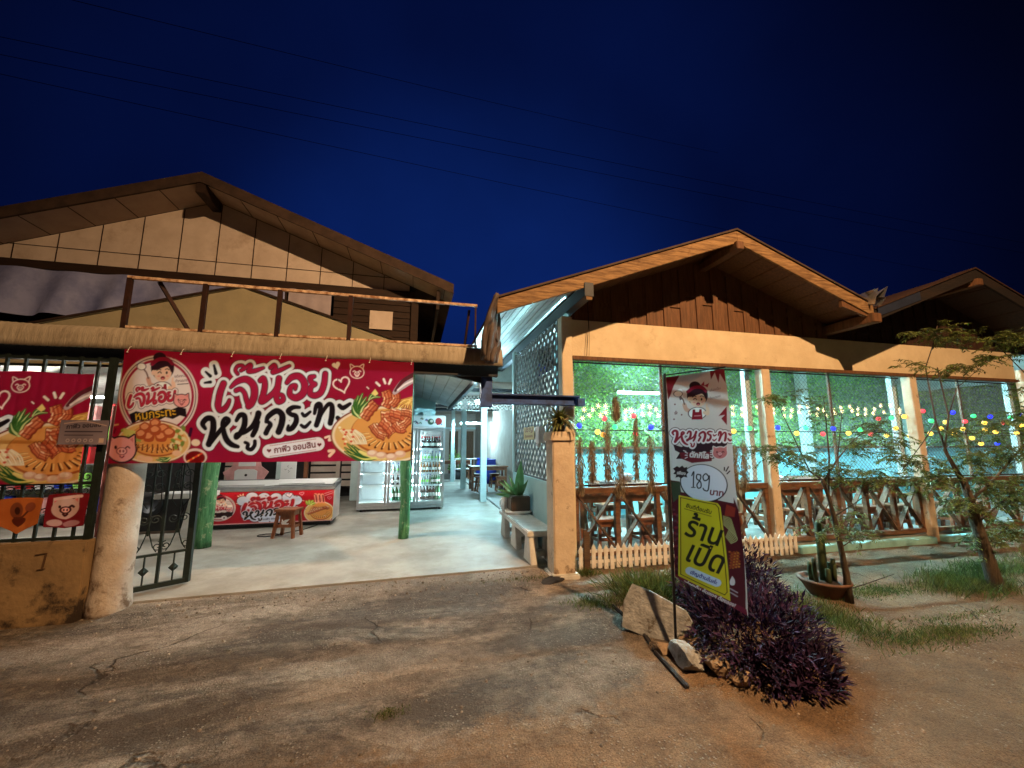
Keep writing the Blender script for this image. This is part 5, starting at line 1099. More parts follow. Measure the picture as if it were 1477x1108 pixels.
# ================================================================ PASSAGE on the right of the fridge
pw = thing('covered_walkway', 'long covered walkway with pale posts receding between canopy and hall', 'walkway', (1.8, 14, 0))
for (px, y, wd) in ((698, 10.78, .16), (669, 14.0, .17), (653, 16.4, .14), (706, 19.0, .14)):
    p_0 = at(px, 650, y); m = MB(); m.bx((p_0.x-wd/2, y, .05), (p_0.x+wd/2, y+wd, 3.4)); m.build('post', M['paleblue'], pw, bevel=.006)
m = MB(); m.bx((-1, 21, .05), (3.05, 21.1, 3.6)); m.build('back_wall', M['soffit'], pw)
m = MB(); m.bx((0.2, 20.9, .9), (1.35, 20.98, 2.15)); m.build('lit_opening', mat('pale_blue_panel', (.35, .5, .75), .5, emit=(.35, .6, 1), es=.5), pw)
for x0, x1 in ((1.7, 2.15), (2.3, 2.95)):
    m = MB(); m.bx((x0, 20.9, .05), (x1, 20.98, 2.2)); m.build('door', M['redwood'], pw)
m = MB(); m.bx((-1, 20.85, 2.3), (3.05, 20.9, 2.4)); m.build('wall_rail', M['paleblue'], pw)
m = MB(); m.bx((-.2, 9.95, 3.12), (3.1, 22, 3.16)); m.build('ceiling', M['soffit'], pw)
m = MB()
m.bx((-.2, 14.9, 2.8), (3.1, 15, 2.88))
m.build('tie_beam', M['darksteel'], pw)
for y in (11, 13, 16, 18): m = MB(); m.bx((-.2, y, 3.02), (3.1, y+.08, 3.12)); m.build('tie_beam', M['darksteel'], pw)
def lattice(m, p0, ux, W_, H_, step, wd, th, off, uz=V((0, 0, 1))):
    nrm = ux.cross(uz)
    for sgn in (1, -1):
        k0 = -int((H_)/step)-1
        for i in range(k0, int((W_+H_)/step)+2):
            s0 = i*step
            if sgn > 0: t0, t1 = max(0, -s0), min(H_, W_-s0); f_ = lambda t: (s0+t, t)
            else: t0, t1 = max(0, s0-W_), min(H_, s0); f_ = lambda t: (s0-t, t)
            if t1-t0 < .03: continue
            a_, b_ = f_(t0), f_(t1)
            m.bar(p0+ux*a_[0]+uz*a_[1]+nrm*off*sgn, p0+ux*b_[0]+uz*b_[1]+nrm*off*sgn, wd, th, up=tuple(nrm))
lt = thing('hanging_lattice', 'white lattice strip hanging across the passage near the tube light', 'lattice', (1.9, 12.2, 2.7))
m = MB(); lattice(m, V((0.9, 12.2, 2.62)), V((1, 0, 0)), 2.1, .42, .11, .035, .008, .005); m.build('slats', M['whitepaint'], lt)
# lattice screen and what hangs on it
ls = thing('lattice_screen', 'weathered diagonal lattice screen above the pale blue side wall', 'lattice', (1.95, 6.4, 1.03))
m = MB(); lattice(m, V((1.95, 5.24, 1.05)), V((0, 1, 0)), 2.5, 2.3, .19, .055, .010, .006); m.build('slats', M['slat'], ls)
m = MB(); m.bar((1.95, 5.245, 1.03), (1.95, 5.245, 3.38), .04, .03); m.bar((1.95, 7.75, 1.03), (1.95, 7.75, 3.38), .04, .03); m.bar((1.95, 5.24, 1.045), (1.95, 7.75, 1.045), .04, .03); m.build('frame', M['slat'], ls)
q = X_ = None
def atx(px, py, x):
    d_ = _F*FPX+_R*(px-738.5)-_U*(py-554); d_ = d_*(x/d_[0]); return V((d_[0], d_[1], d_[2]+CH))
p0, p1 = atx(755, 617, 1.92), atx(770, 634, 1.92)
a = Art([(0, 0), (60, 0), (60, 50), (0, 50)], .42, .26, .006, (190, 160, 100)); a.text('เชิญ', (8, 20), (52, 18), [(.5, (120, 60, 30))]); a.text('ต้องลอง', (8, 42), (52, 40), [(.4, (120, 60, 30))])
o = a.mesh('notice_card', lambda u, v: np.stack([1.925+0*u, p0.y-(p0.y-p1.y)*u, p0.z-(p0.z-p1.z)*v], -1), printmat('card_print', .6)); tag(o, 'small yellow notice card on the lattice screen', 'notice')
c0 = atx(779, 627, 1.85)
wx = thing('meter_box', 'white electric box fixed to the lattice beside the gate pillar', 'box', tuple(c0))
m = MB(); m.box(tuple(c0), (.10, .19, .25)); m.build('housing', M['white'], wx, bevel=.01)
m = MB(); m.box((c0.x-.02, c0.y, c0.z-.16), (.05, .10, .07)); m.build('socket', M['white'], wx, bevel=.008)
# concrete bench
bn_ = thing('bench', 'white concrete bench on splayed legs along the pale blue wall', 'bench', (1.66, 6.15, 0))
m = MB(); m.bx((1.46, 5.22, .38), (1.86, 7.05, .455)); m.build('seat', M['concrete'], bn_, bevel=.012)
for y in (5.33, 6.1, 6.85):
    for x in (1.53, 1.78):
        m = MB(); m.prism([(x-.045, y-.10, .38), (x-.045, y+.10, .38), (x-.045, y+.19, .05), (x-.045, y-.19, .05)], (.09, 0, 0)); m.build('leg', M['concrete'], bn_, bevel=.01)
    m = MB(); m.bx((1.575, y-.05, .12), (1.735, y+.05, .19)); m.build('cross_bar', M['concrete'], bn_, bevel=.008)
# ---- picnic style tables and stools
tbp = thing('dining_table', '', 'table', (0, 0, 0)); 
m = MB()
for i in range(5): m.bx((-.62, -.36+i*.146, .72), (.62, -.36+i*.146+.138, .76))
m.build('tabletop', M['tablewood'], tbp, bevel=.004)
for sx in (-1, 1):
    for sy in (-1, 1):
        m = MB(); m.bx((sx*.54-.035, sy*.28-.035, 0), (sx*.54+.035, sy*.28+.035, .72)); m.build('leg', M['tablewood'], tbp)
m = MB(); m.bx((-.54, -.30, .62), (.54, -.27, .72)); m.bx((-.54, .27, .62), (.54, .30, .72)); m.bx((-.555, -.28, .2), (-.525, .28, .27)); m.bx((.525, -.28, .2), (.555, .28, .27)); m.build('apron', M['tablewood'], tbp)
spr = thing('stool', '', 'stool', (0, 0, 0)); stool_parts(spr, .46, .32, .30, False, M['tablewood'])
TB = [(2.95, 5.95, 'first table from the left beside the front railing'), (4.4, 5.95, 'second table from the left beside the front railing'), (6.3, 5.95, 'table in the second bay close to the railing'), (7.7, 5.95, 'table in the second bay nearest the third post'), (9.6, 5.95, 'table in the third bay behind the trees'),
      (3.9, 7.15, 'back row table under the first tube light'), (5.8, 7.2, 'back row table between the hanging moss and the banner flag'), (8.4, 7.2, 'back row table at the right of the leaf wall'), (2.35, 13.2, 'table in the passage right of the pale post'), (1.7, 17.5, 'far table with blue cloth in the passage')]
first = True
for i, (x, y, lb) in enumerate(TB):
    lab = 'brown wooden '+lb if 'wood' not in lb else lb
    if first: tbp.location = (x, y, .1); tbp['label'] = lab; tbp['group'] = 'wooden dining tables'; first = False; o = tbp
    else: o = copy_tree(tbp, None, (x, y, .1), 0, lab, 'wooden dining tables')
sfirst = True; SG = {}
for i, (x, y, lb) in enumerate(TB):
    if i == 9: continue
    for k_, (dx, dy) in enumerate(((-.33, -.58), (.33, -.58), (-.33, .58), (.33, .58))):
        if i >= 5 and dy < 0 and i < 8: continue
        lab = 'wooden stool pushed to the '+lb
        if sfirst: spr.location = (x+dx, y+dy, .1); spr['label'] = lab; spr['group'] = 'stools at the wooden tables'; sfirst = False
        else: copy_tree(spr, None, (x+dx+random.uniform(-.05, .05), y+dy, .1), random.uniform(-.2, .2), lab, 'stools at the wooden tables')
bt = thing('blue_tub', 'blue plastic barrel beside the far passage table', 'barrel', (0, 0, 0), 'blue barrels in the passage')
m = MB(); m.lathe((0, 0, 0), [(.25, 0), (.29, .2), (.29, .6), (.25, .8), (.26, .84)], 16); m.build('body', M['bluepl'], bt, smooth=True)
m = MB(); m.lathe((0, 0, .84), [(.27, 0), (.27, .04), (.1, .05)], 16); m.build('lid', M['bluepl'], bt)
bt.location = (2.75, 15.2, .1); copy_tree(bt, None, (2.72, 16.4, .1), 0, 'blue plastic barrel against the passage wall further back')
wr = thing('white_railing', 'low white tube railing across the passage behind the tables', 'railing', (2.2, 17, .1))
m = MB()
for z in (.55, .95): m.tube([(1.6, 16.6, z), (2.9, 16.6, z)], .022, 8)
m.build('rail', M['white'], wr)
for x in (1.6, 2.25, 2.9):
    m = MB(); m.tube([(x, 16.6, .1), (x, 16.6, .97)], .022, 8); m.build('post', M['white'], wr)
# condiment pots on the front tables
cp = thing('condiment_pot', 'steel grill bucket on the first table beside the railing', 'pot', (0, 0, 0), 'grill buckets on the front tables')
m = MB(); m.lathe((0, 0, 0), [(.10, 0), (.14, .10), (.15, .11), (.13, .115), (.09, .03)], 16); m.build('bucket', M['alu'], cp, smooth=True)
m = MB(); m.lathe((0, 0, .115), [(.15, 0), (.10, .035), (.02, .06)], 16); m.build('grill_dome', M['grey'], cp, smooth=True)
cp.location = (3.0, 5.95, .862)
for (x, y, lb) in ((4.4, 5.95, 'second table beside the railing'), (6.3, 5.95, 'table in the second bay'), (3.95, 7.1, 'back row table under the tube light')): copy_tree(cp, None, (x, y, .862), 0, 'steel grill bucket on the '+lb)

# ================================================================ HALL FRONT: railing, mesh, picket fence, lights
def railing(x0, x1, lab):
    t_ = thing('cross_railing', lab, 'railing', ((x0+x1)/2, 5.16, 0), 'crossed wooden railings between the posts')
    m = MB(); m.bx((x0, 5.115, .92), (x1, 5.215, 1.0)); m.build('top_rail', M['railwood'], t_, bevel=.005)
    m = MB(); m.bx((x0, 5.12, .12), (x1, 5.20, .19)); m.build('bottom_rail', M['railwood'], t_, bevel=.005)
    n_ = round((x1-x0)/.64); s_ = (x1-x0)/n_
    for i in range(n_+1):
        x = min(max(x0+i*s_, x0+.03), x1-.03); m = MB(); m.bx((x-.032, 5.13, .19), (x+.032, 5.195, .92)); m.build('upright', M['railwood'], t_, bevel=.003)
    for i in range(n_):
        a_, b_ = x0+i*s_+.035, x0+(i+1)*s_-.035
        m = MB(); m.bar((a_, 5.145, .92), (b_, 5.145, .19), .02, .068, up=(0, 1, 0)); m.v = [(x, y, min(max(z, .19), .92)) for x, y, z in m.v]; m.build('brace', M['railwood'], t_)
        m = MB(); m.bar((a_, 5.172, .19), (b_, 5.172, .92), .02, .085 if i % 2 else .068, up=(0, 1, 0)); m.v = [(x, y, min(max(z, .19), .92)) for x, y, z in m.v]; m.build('brace', M['greywood'], t_)
railing(2.09, 5.22, 'crossed wooden railing behind the picket fence in the first bay'); railing(5.38, 8.34, 'crossed wooden railing in the middle bay behind the pot and small tree'); railing(8.50, 11.37, 'crossed wooden railing in the right bay behind the big tree')
def meshscreen(x0, x1, lab):
    t_ = thing('wire_screen', lab, 'wire screen', ((x0+x1)/2, 5.23, 1.0), 'chain link screens above the railings')
    m = MB(); lattice(m, V((x0, 5.225, 1.02)), V((1, 0, 0)), x1-x0, 1.72, .075, .0034, .0034, .001); m.build('wire_mesh', M['wire'], t_)
    m = MB(); m.bar((x0, 5.225, 1.02), (x1, 5.225, 1.02), .02, .02); m.bar((x0, 5.225, 2.74), (x1, 5.225, 2.74), .02, .02); m.bar((x0, 5.225, 1.78), (x1, 5.225, 1.77), .012, .012); m.build('frame', M['rust'], t_)
    m = MB(); xm = x0+(x1-x0)*.47; m.bx((xm-.02, 5.235, 1.02), (xm+.02, 5.265, 2.78)); m.build('mid_post', M['redwood'], t_)
meshscreen(2.1, 5.21, 'chain link screen of the first bay hung with dried moss'); meshscreen(5.39, 8.33, 'chain link screen of the middle bay behind the small tree'); meshscreen(8.51, 11.36, 'chain link screen of the right bay behind the big tree')
pf = thing('picket_fence', 'low white picket fence at the foot of the first bay', 'fence', (3.8, 5.0, 0))
for z in (.09, .22):
    m = MB(); m.bx((2.07, 4.995, z-.018), (5.52, 5.008, z+.018)); m.build('rail', M['whitepaint'], pf)
pk = None; i = 0; x = 2.10
while x < 5.52:
    if pk is None:
        m = MB(); m.prism([(x-.027, 4.98, .0), (x+.027, 4.98, .0), (x+.027, 4.98, .25), (x, 4.98, .30), (x-.027, 4.98, .25)], (0, .014, 0)); pk = m.build('picket', M['whitepaint'], pf, bevel=.002); xp = x
    else:
        c = pk.copy(); COL.objects.link(c); c.parent = pf; c.location.x = x-xp; c.location.z = random.uniform(-.012, .008); c.rotation_euler.y = random.uniform(-.01, .01)
    x += .0865
m = MB(); m.bx((2.13, 4.94, 0), (2.17, 4.975, .50)); m.bx((2.17, 4.95, 0), (2.21, 4.97, .47)); tag(m.build('grey_stake', M['greywood'], None), 'short split wooden stake at the left end of the picket fence', 'stake')
# ---- coloured bulbs on their cord
YB = 5.20
cols = {'b': ('blue', (.02, .03, 1.0)), 'y': ('yellow', (1.0, .62, .08)), 'r': ('red', (1.0, .07, .09)), 'g': ('green', (.06, 1.0, .28)), 'o': ('orange', (1.0, .35, .04))}
em = {k: emat('bulb_'+v_[0], v_[1], {'b': 2.6, 'y': 2.2, 'r': 1.7, 'g': 1.6, 'o': 1.8}[k]) for k, v_ in cols.items()}
BUL = [(835.5, 614, 'b'), (862, 623, 'y'), (872, 604, 'r'), (870, 627, 'o'), (887, 616, 'g'), (914, 600, 'r'), (917, 626, 'r'), (939, 616, 'b'), (963, 627, 'y'), (985, 620, 'g'), (1010, 626, 'r'), (1032, 617, 'b'), (1058, 622, 'y'), (1081, 618, 'g'), (1104, 621, 'r'), (1122, 617, 'b'), (1149, 625, 'y'), (1162, 617.5, 'g'), (1187, 626, 'r'), (1202, 618, 'b'), (1224, 625, 'y'), (1241, 620, 'g'), (1256, 626, 'r'), (1279, 628, 'y'), (1292, 618, 'y'), (1312, 629, 'y'), (1323, 611, 'b')]
BUL2 = [(1267, 604, 'r'), (1286, 603, 'g'), (1304, 601, 'y'), (1331, 593, 'r'), (1343, 607, 'g'), (1374, 595, 'b'), (1364, 609, 'y'), (1392, 608, 'r'), (1404, 600, 'g'), (1428, 601, 'b'), (1420, 610, 'y'), (1458, 602, 'g'), (1448, 610, 'r'), (1475, 598, 'b')]
BUL3 = [(1342, 625.5, 'y'), (1357, 618, 'y'), (1376, 625.5, 'y'), (1389, 619, 'y'), (1402, 632, 'y'), (1415, 640, 'y'), (1421, 620, 'y'), (1439, 640, 'b'), (1436, 623, 'y'), (1466, 625, 'y'), (1474, 614, 'y')]
for nm, bl, lab in (('bulb_string', BUL, 'long cord of coloured round bulbs across the first two bays'), ('bulb_string', BUL2, 'upper cord of coloured bulbs in the right bay'), ('bulb_string', BUL3, 'lower cord of mostly yellow bulbs in the right bay')):
    P_ = [at(px, py, YB) for px, py, k in bl]
    t_ = thing(nm, lab, 'string lights', tuple(P_[0]), 'coloured bulb strings')
    m = MB(); pts = []
    for i, p in enumerate(P_):
        pts.append(p+V((0, .01, .04)))
        if i < len(P_)-1: mid = (p+P_[i+1])/2; pts.append(V((mid.x, YB+.01, mid.z+.045)))
    m.tube(pts, .004, 5); m.build('cord', M['cable'], t_)
    for p, (px, py, k) in zip(P_, bl):
        m = MB(); m.sph(p, .038, nu=10, nv=7); b_ = m.build('bulb', em[k], t_, smooth=True); b_['label'] = cols[k][0]+' glowing bulb'
        m = MB(); m.lathe((p.x, p.y, p.z+.022), [(.014, 0), (.014, .022)], 8); m.build('socket', M['cable'], b_)
fm = emat('fairy_led', (1.0, .70, .38), 4.5)
fy = thing('fairy_lights', 'warm white fairy light garland hanging along the first two bays', 'string lights', tuple(at(1060, 590, 5.28)))
m = MB(); pts = [at(828+i*12, 583+3*sin(i*1.3), 5.29) for i in range(40)]; m.tube(pts, .003, 5)
drops = []
for i in range(40):
    p = pts[i]
    for k_ in range(2):
        dxy = V((random.uniform(-.03, .03), random.uniform(-.015, .015), -.05-.09*k_-random.uniform(0, .04))); drops.append(p+dxy); m.tube([p, p+dxy], .0015, 4)
m.build('cord', M['cableg'], fy)
for i, p in enumerate(drops):
    m = MB(); m.sph(p, .015, nu=6, nv=4)
    for k in range(7):
        an = 2*pi*k/7+i; m.tube([p, p+V((cos(an)*.045, -.01, sin(an)*.045))], .0035, 3, .0015)
    m.build('star_lamp', fm, fy)
# ---- leaf wall
lw = thing('leaf_wall', 'artificial green leaf wall lining the back of the hall', 'leaf wall', (8, 7.9, 1.5))
n_ = 24000
lx = 3.05+20*RNG.uniform(0, 1, n_)**1.25; lz = RNG.uniform(1.53, 3.75, n_); ly = 7.98-RNG.uniform(0, .09, n_)
def leafmesh(name, pos, dr, nrm, ln, wd, mt, parent=None, fold=.18, droop=0.0):
    dr = dr/np.linalg.norm(dr, axis=1)[:, None]; sd = np.cross(dr, nrm); sd /= np.linalg.norm(sd, axis=1)[:, None]+1e-9; nn = np.cross(sd, dr)
    ln = np.asarray(ln)[:, None]; wd = np.asarray(wd)[:, None]; dn = np.array([0, 0, -1.0])*droop
    b0 = pos; m0 = pos+dr*ln*.45+dn*ln*.2; t0 = pos+dr*ln+dn*ln
    v = np.stack([b0, m0+sd*wd*.5+nn*wd*fold, t0, m0-sd*wd*.5+nn*wd*fold, m0], 1).reshape(-1, 3)
    k_ = np.arange(len(pos))[:, None]*5; f = np.concatenate([k_+np.array([[0, 1, 4]]), k_+np.array([[1, 2, 4]]), k_+np.array([[2, 3, 4]]), k_+np.array([[3, 0, 4]])])
    return npmesh(name, v, f, mt, parent)
def rdir(n): d_ = RNG.normal(size=(n, 3)); return d_/np.linalg.norm(d_, axis=1)[:, None]
dr = np.stack([RNG.normal(0, 1, n_), -RNG.uniform(.1, .9, n_), RNG.normal(-.3, .8, n_)], -1)
leafmesh('foliage', np.stack([lx, ly, lz], -1), dr, np.stack([RNG.normal(0, .4, n_), -np.ones(n_), RNG.normal(.3, .4, n_)], -1), RNG.uniform(.045, .09, n_), RNG.uniform(.025, .05, n_), M['leafdeep'], lw)
m = MB(); m.bx((2.95, 7.99, 1.52), (23.6, 8.015, 4.0)); m.build('backing', mat('hedge_mat', (.36, .52, .42), .8, (.10, .22, .12), 9), lw)
# ---- dried moss bunches on the wire
for i, (px, y0, y1, wd, lab) in enumerate(((834, 628, 706, 8, 'dark thin moss bunch hanging beside the corner post'), (851, 632, 690, 9, 'reddish moss bunch, second on the wire from the corner post'), (873, 602, 690, 11, 'long moss bunch hanging below the red and orange bulbs'), (891, 634, 712, 13, 'thick pale brown moss bunch reaching the railing top'), (914, 598, 688, 7, 'narrow moss bunch below the two red bulbs'), (935, 626, 706, 10, 'moss bunch with a dark knot under the blue bulb'), (962, 618, 716, 12, 'wide moss bunch half hidden by the flag sign'), (1056, 640, 705, 9, 'moss bunch just right of the flag sign'), (1069, 632, 705, 11, 'moss bunch beside the second hall post'), (885, 572, 602, 8, 'short brown moss tuft hanging above the fairy lights'))):
    p, q = at(px, y0, 5.12), at(px+2, y1, 5.12); n2 = 620; w_ = wd/575*5*1.5
    t = RNG.uniform(0, 1, n2)**.8; pos = np.stack([p.x+(q.x-p.x)*t+RNG.normal(0, 1, n2)*w_*.35*(.35+1.3*t*(1.15-t)), 5.08+RNG.normal(0, .012, n2), p.z+(q.z-p.z)*t], -1)
    tm = thing('moss_bunch', lab, 'dried moss', tuple(p), 'dried moss bunches on the wire')
    leafmesh('strands', pos, np.stack([RNG.normal(0, .25, n2), RNG.normal(0, .15, n2), -np.ones(n2)], -1), rdir(n2), RNG.uniform(.04, .12, n2), RNG.uniform(.006, .014, n2), M['moss'], tm)
    m = MB(); m.tube([p+V((0, -.03, .03)), p+V((0, .09, .05))], .004, 5); m.build('hook', M['wire'], tm)

m = MB(); m.tube([(-2.35+.16*cos(2*pi*k/16), 7.75+.10*sin(2*pi*k/16), .066+.004*(k % 2)) for k in range(17)], .008, 6, cap=False); m.tube([(-2.2, 7.8, .066), (-1.9, 8.1, .066), (-1.75, 8.5, .066)], .007, 5)
tag(m.build('hose', M['cable'], None), 'small loop of dark hose lying on the floor before the chest freezer', 'hose')
gb = MB(); gb.bx((-.3, 9.97, 3.16), (3.1, 10.0, 4.1)); gb.build('end_board', M['whitesheet'], pw)
# ================================================================ PLANTS, STONES, WIRES
# purple bush
N_ = 4600
def mound(n, c, rx, ry, h_, rot=0, lo_=.35):
    th = RNG.uniform(0, 2*pi, n); ph = np.arccos(RNG.uniform(0, 1, n)); rr = RNG.uniform(lo_, 1, n)**.5
    u = np.stack([np.cos(th)*np.sin(ph), np.sin(th)*np.sin(ph), np.cos(ph)], -1)
    lump = 1+.13*np.sin(3*th+1)+.10*np.sin(5*th+2.3)+.10*np.sin(4*ph+2*th)
    p = u*(rr*lump)[:, None]*np.array([rx, ry, h_]); ca, sa = cos(rot), sin(rot)
    p = np.stack([p[:, 0]*ca-p[:, 1]*sa, p[:, 0]*sa+p[:, 1]*ca, p[:, 2]], -1); uu = np.stack([u[:, 0]*ca-u[:, 1]*sa, u[:, 0]*sa+u[:, 1]*ca, u[:, 2]], -1)
    return p+np.array(c), uu
pbush = thing('purple_bush', 'dense dark purple leafed bush spreading in front of the flag sign', 'bush', (2.75, 3.0, 0))
p1, u1 = mound(5600, (2.70, 3.0, .02), .56, .72, .36, -.45); p2, u2 = mound(3700, (3.25, 3.80, .05), .50, .66, .42, -.5); p3, u3 = mound(1700, (2.64, 2.50, .0), .34, .26, .15)
pos = np.concatenate([p1, p2, p3]); uu = np.concatenate([u1, u2, u3]); n2 = len(pos)
dr = uu+RNG.normal(0, .55, (n2, 3))+np.array([0, 0, .25])
leafmesh('foliage', pos, dr, rdir(n2)*.5+np.array([0, 0, 1.0]), RNG.uniform(.035, .105, n2), RNG.uniform(.011, .025, n2), M['leafpurple'], pbush, .2, .1)
nd = 70; k_ = RNG.integers(0, n2, nd)
leafmesh('dry_leaves', pos[k_]*np.array([1, 1, .9])+np.array([0, 0, .02]), rdir(nd), rdir(nd), RNG.uniform(.05, .10, nd), RNG.uniform(.012, .024, nd), mat('dry_leaf', (.17, .10, .05), .8, (.09, .06, .03), 9), pbush)
m = MB()
for i in range(60):
    k = random.randrange(len(p1)+len(p2)); q = pos[k]; b_ = V((2.7+(q[0]-2.7)*.6, 3.1+(q[1]-3.1)*.6, 0)); m.tube([b_, V(q)*.5+b_*.5+V((0, 0, .03)), V(q)], .004, 5)
m.build('stem', M['bark'], pbush)
# grass
def blades(name, regions, mt, hgt=.14):
    P_, D_, L_ = [], [], []
    for (cx_, cy_, rx, ry, n, hh) in regions:
        n = int(n*1.7); q = RNG.normal(0, .45, (n, 2)).clip(-1.1, 1.1); x = cx_+q[:, 0]*rx; y = cy_+q[:, 1]*ry
        P_.append(np.stack([x, y, gz(x, y)-.005], -1)); D_.append(np.stack([RNG.normal(0, .45, n), RNG.normal(0, .45, n), np.ones(n)], -1)); L_.append(RNG.uniform(.4, 1.1, n)*hh)
    P_, D_, L_ = np.concatenate(P_), np.concatenate(D_), np.concatenate(L_)
    return leafmesh(name, P_, D_, rdir(len(P_)), L_, np.full(len(P_), .005)*RNG.uniform(.6, 1.5, len(P_)), mt, None, .1, .15)
gt_ = thing('grass_clump', 'bright green grass tuft behind the tilted concrete slab', 'grass clump', (2.45, 4.1, 0))
n2 = 1500; x = 2.45+RNG.normal(0, .17, n2); y = 4.05+RNG.normal(0, .18, n2)
leafmesh('blades', np.stack([x, y, gz(x, y)], -1), np.stack([(x-2.45)*1.6+RNG.normal(0, .3, n2), (y-4.05)*1.5+RNG.normal(0, .3, n2), np.ones(n2)], -1), rdir(n2), RNG.uniform(.15, .36, n2), RNG.uniform(.006, .012, n2), M['grass'], gt_, .1, .25)
struct(blades('grass', [(3.75, 3.15, .40, .6, 1700, .10), (5.0, 3.6, 1.0, .18, 1300, .06), (6.2, 3.5, .6, .35, 2300, .2), (7.2, 3.8, .6, .3, 1100, .14), (4.4, 2.7, .8, .18, 1300, .06), (1.85, 4.0, .35, .2, 420, .09), (2.25, 3.5, .22, .5, 700, .16), (5.0, 2.95, .9, .08, 260, .05), (1.35, 4.75, .5, .08, 120, .06), (2.1, 4.85, .15, .1, 260, .12), (-.1, 2.75, .12, .06, 160, .03), (8.6, 3.6, 1.3, .5, 1800, .2)], M['grass']), 'stuff')
# tilted slab, stones
m = MB(); sl = [(-.26, 0, -.17), (.02, 0, -.20), (.22, 0, -.15), (.24, 0, .02), (.20, 0, .10), (-.08, 0, .19), (-.22, 0, .21), (-.27, 0, .05)]
m.prism(sl, (0, .07, 0)); so = tag(m.build('concrete_slab', M['slab'], None, bevel=.006, jit=.005), 'broken grey concrete slab leaning behind the flag pole', 'slab'); so.location = (2.02, 3.20, .17); so.rotation_euler = (-.34, .06, -.80); so.scale = (1.08, 1, .92)
def rock(c, s_, lab, mt, seed):
    r_ = random.Random(seed); bm = bmesh.new(); bmesh.ops.create_icosphere(bm, subdivisions=3, radius=1)
    pl = [(V((r_.gauss(0, 1), r_.gauss(0, 1), r_.gauss(0, 1))).normalized(), r_.uniform(.55, .85)) for _ in range(11)]
    for v_ in bm.verts:
        for n_, d_ in pl:
            e_ = v_.co.dot(n_)-d_
            if e_ > 0: v_.co -= n_*e_
        v_.co = V((v_.co.x*s_[0], v_.co.y*s_[1], v_.co.z*s_[2]))+V((r_.uniform(-1, 1), r_.uniform(-1, 1), r_.uniform(-1, 1)))*.004
    me = bpy.data.meshes.new('rock'); bm.to_mesh(me); bm.free(); me.materials.append(mt); o = bpy.data.objects.new('rock', me); COL.objects.link(o); o.location = c; o.rotation_euler = (0, 0, r_.uniform(0, 6)); tag(o, lab, 'rock', 'rocks round the flag pole foot')
rock((1.99, 2.80, .05), (.18, .12, .09), 'flat grey rock in front of the flag pole foot', M['slab'], 3); rock((2.14, 2.68, .04), (.14, .09, .07), 'brown rock between the flat grey rock and the purple bush', M['stone'], 5); rock((2.12, 2.95, .04), (.10, .09, .07), 'rounded brown rock right beside the flag pole', M['stone'], 8); rock((1.92, 3.0, .02), (.09, .12, .06), 'low brown rock under the tilted slab', M['stone'], 9); rock((2.20, 2.50, .03), (.08, .06, .05), 'small reddish rock nearest the camera at the bush edge', M['stone'], 12)
rock((1.60, 4.72, .0), (.22, .12, .05), 'dark broken concrete lump at the foot of the gate pillar', M['nearblack'], 21)
# timber edging along the bed; its last bar draws the flag pole's shadow
m = MB(); m.bar(gr(992, 992)+V((0, 0, .0)), gr(945, 942)+V((0, 0, .005)), .028, .03); m.bar(gr(945, 942)+V((0, 0, .012)), gr(926, 912)+V((0, 0, .01)), .028, .03); m.bar(gr(926, 912)+V((0, 0, .005)), gr(884, 874)+V((0, 0, .004)), .03, .03); tag(m.build('edging_and_shadow_strip', M['nearblack'], None, bevel=.006, jit=.006), 'weathered grey edging strip left of the planted bed, extended as the flag pole shadow', 'edging')
m = MB(); m.lathe(tuple(gr(722, 841))[:2]+(.0,), [(.016, 0), (.016, .012)], 10); tag(m.build('litter_lid', M['bluepl'], None), 'tiny blue bottle cap lying before the threshold', 'bottle cap')
# cactus in a terracotta bowl
cb = thing('cactus_pot', 'shallow terracotta bowl of upright cactus stems beside the small tree', 'potted plant', (4.30, 3.62, 0))
m = MB(); m.lathe((4.30, 3.62, 0), [(.14, 0), (.22, .13), (.245, .15), (.245, .17), (.21, .165), (.20, .14)], 24); bo = m.build('bowl', M['terracotta'], cb, smooth=True)
m = MB(); m.lathe((4.30, 3.62, .13), [(.2, 0), (.1, .02)], 16); m.build('soil', M['soil'], bo)
for (dx, dy, h_, r) in ((0, 0, .62, .036), (.05, .03, .60, .03), (-.12, -.02, .26, .022), (-.09, .06, .20, .024), (.10, -.03, .24, .024), (.13, .05, .18, .022), (-.03, -.08, .16, .026)):
    m = MB(); m.tube([(4.30+dx, 3.62+dy, .13), (4.30+dx*1.15, 3.62+dy, .13+h_*.5), (4.30+dx*1.1, 3.62+dy, .13+h_*.97), (4.30+dx*1.1, 3.62+dy, .13+h_)], [r, r*1.05, r*.95, r*.4], 7); m.build('stem', M['cactus'], cb, smooth=True)
# bromeliad on the gate pillar
br = thing('bromeliad_pot', 'drooping olive bromeliad in a small pot on top of the gate pillar', 'potted plant', (1.80, 4.90, 1.74))
m = MB(); m.lathe((1.80, 4.90, 1.74), [(.07, 0), (.10, .09), (.09, .09)], 16); m.build('pot', M['brownpot'], br, smooth=True)
n2 = 120; an = RNG.uniform(0, 2*pi, n2); el = RNG.uniform(.2, 1.4, n2); v = []; f = []
for i in range(n2):
    L_ = random.uniform(.20, .34); w_ = .036; pv = V((1.80, 4.88, 1.84)); d_ = V((cos(an[i])*cos(el[i]), sin(an[i])*cos(el[i]), sin(el[i]))); sd = V((-sin(an[i]), cos(an[i]), 0))
    b0 = len(v)
    for k in range(6):
        t = k/5; wd = w_*(1-t*.85)*(.7+1.2*t*(1-t)); v += [pv+sd*wd, pv-sd*wd]; pv = pv+d_*L_/5; d_ = (d_+V((0, 0, -.36))).normalized()
    for k in range(5): f.append((b0+2*k, b0+2*k+1, b0+2*k+3, b0+2*k+2))
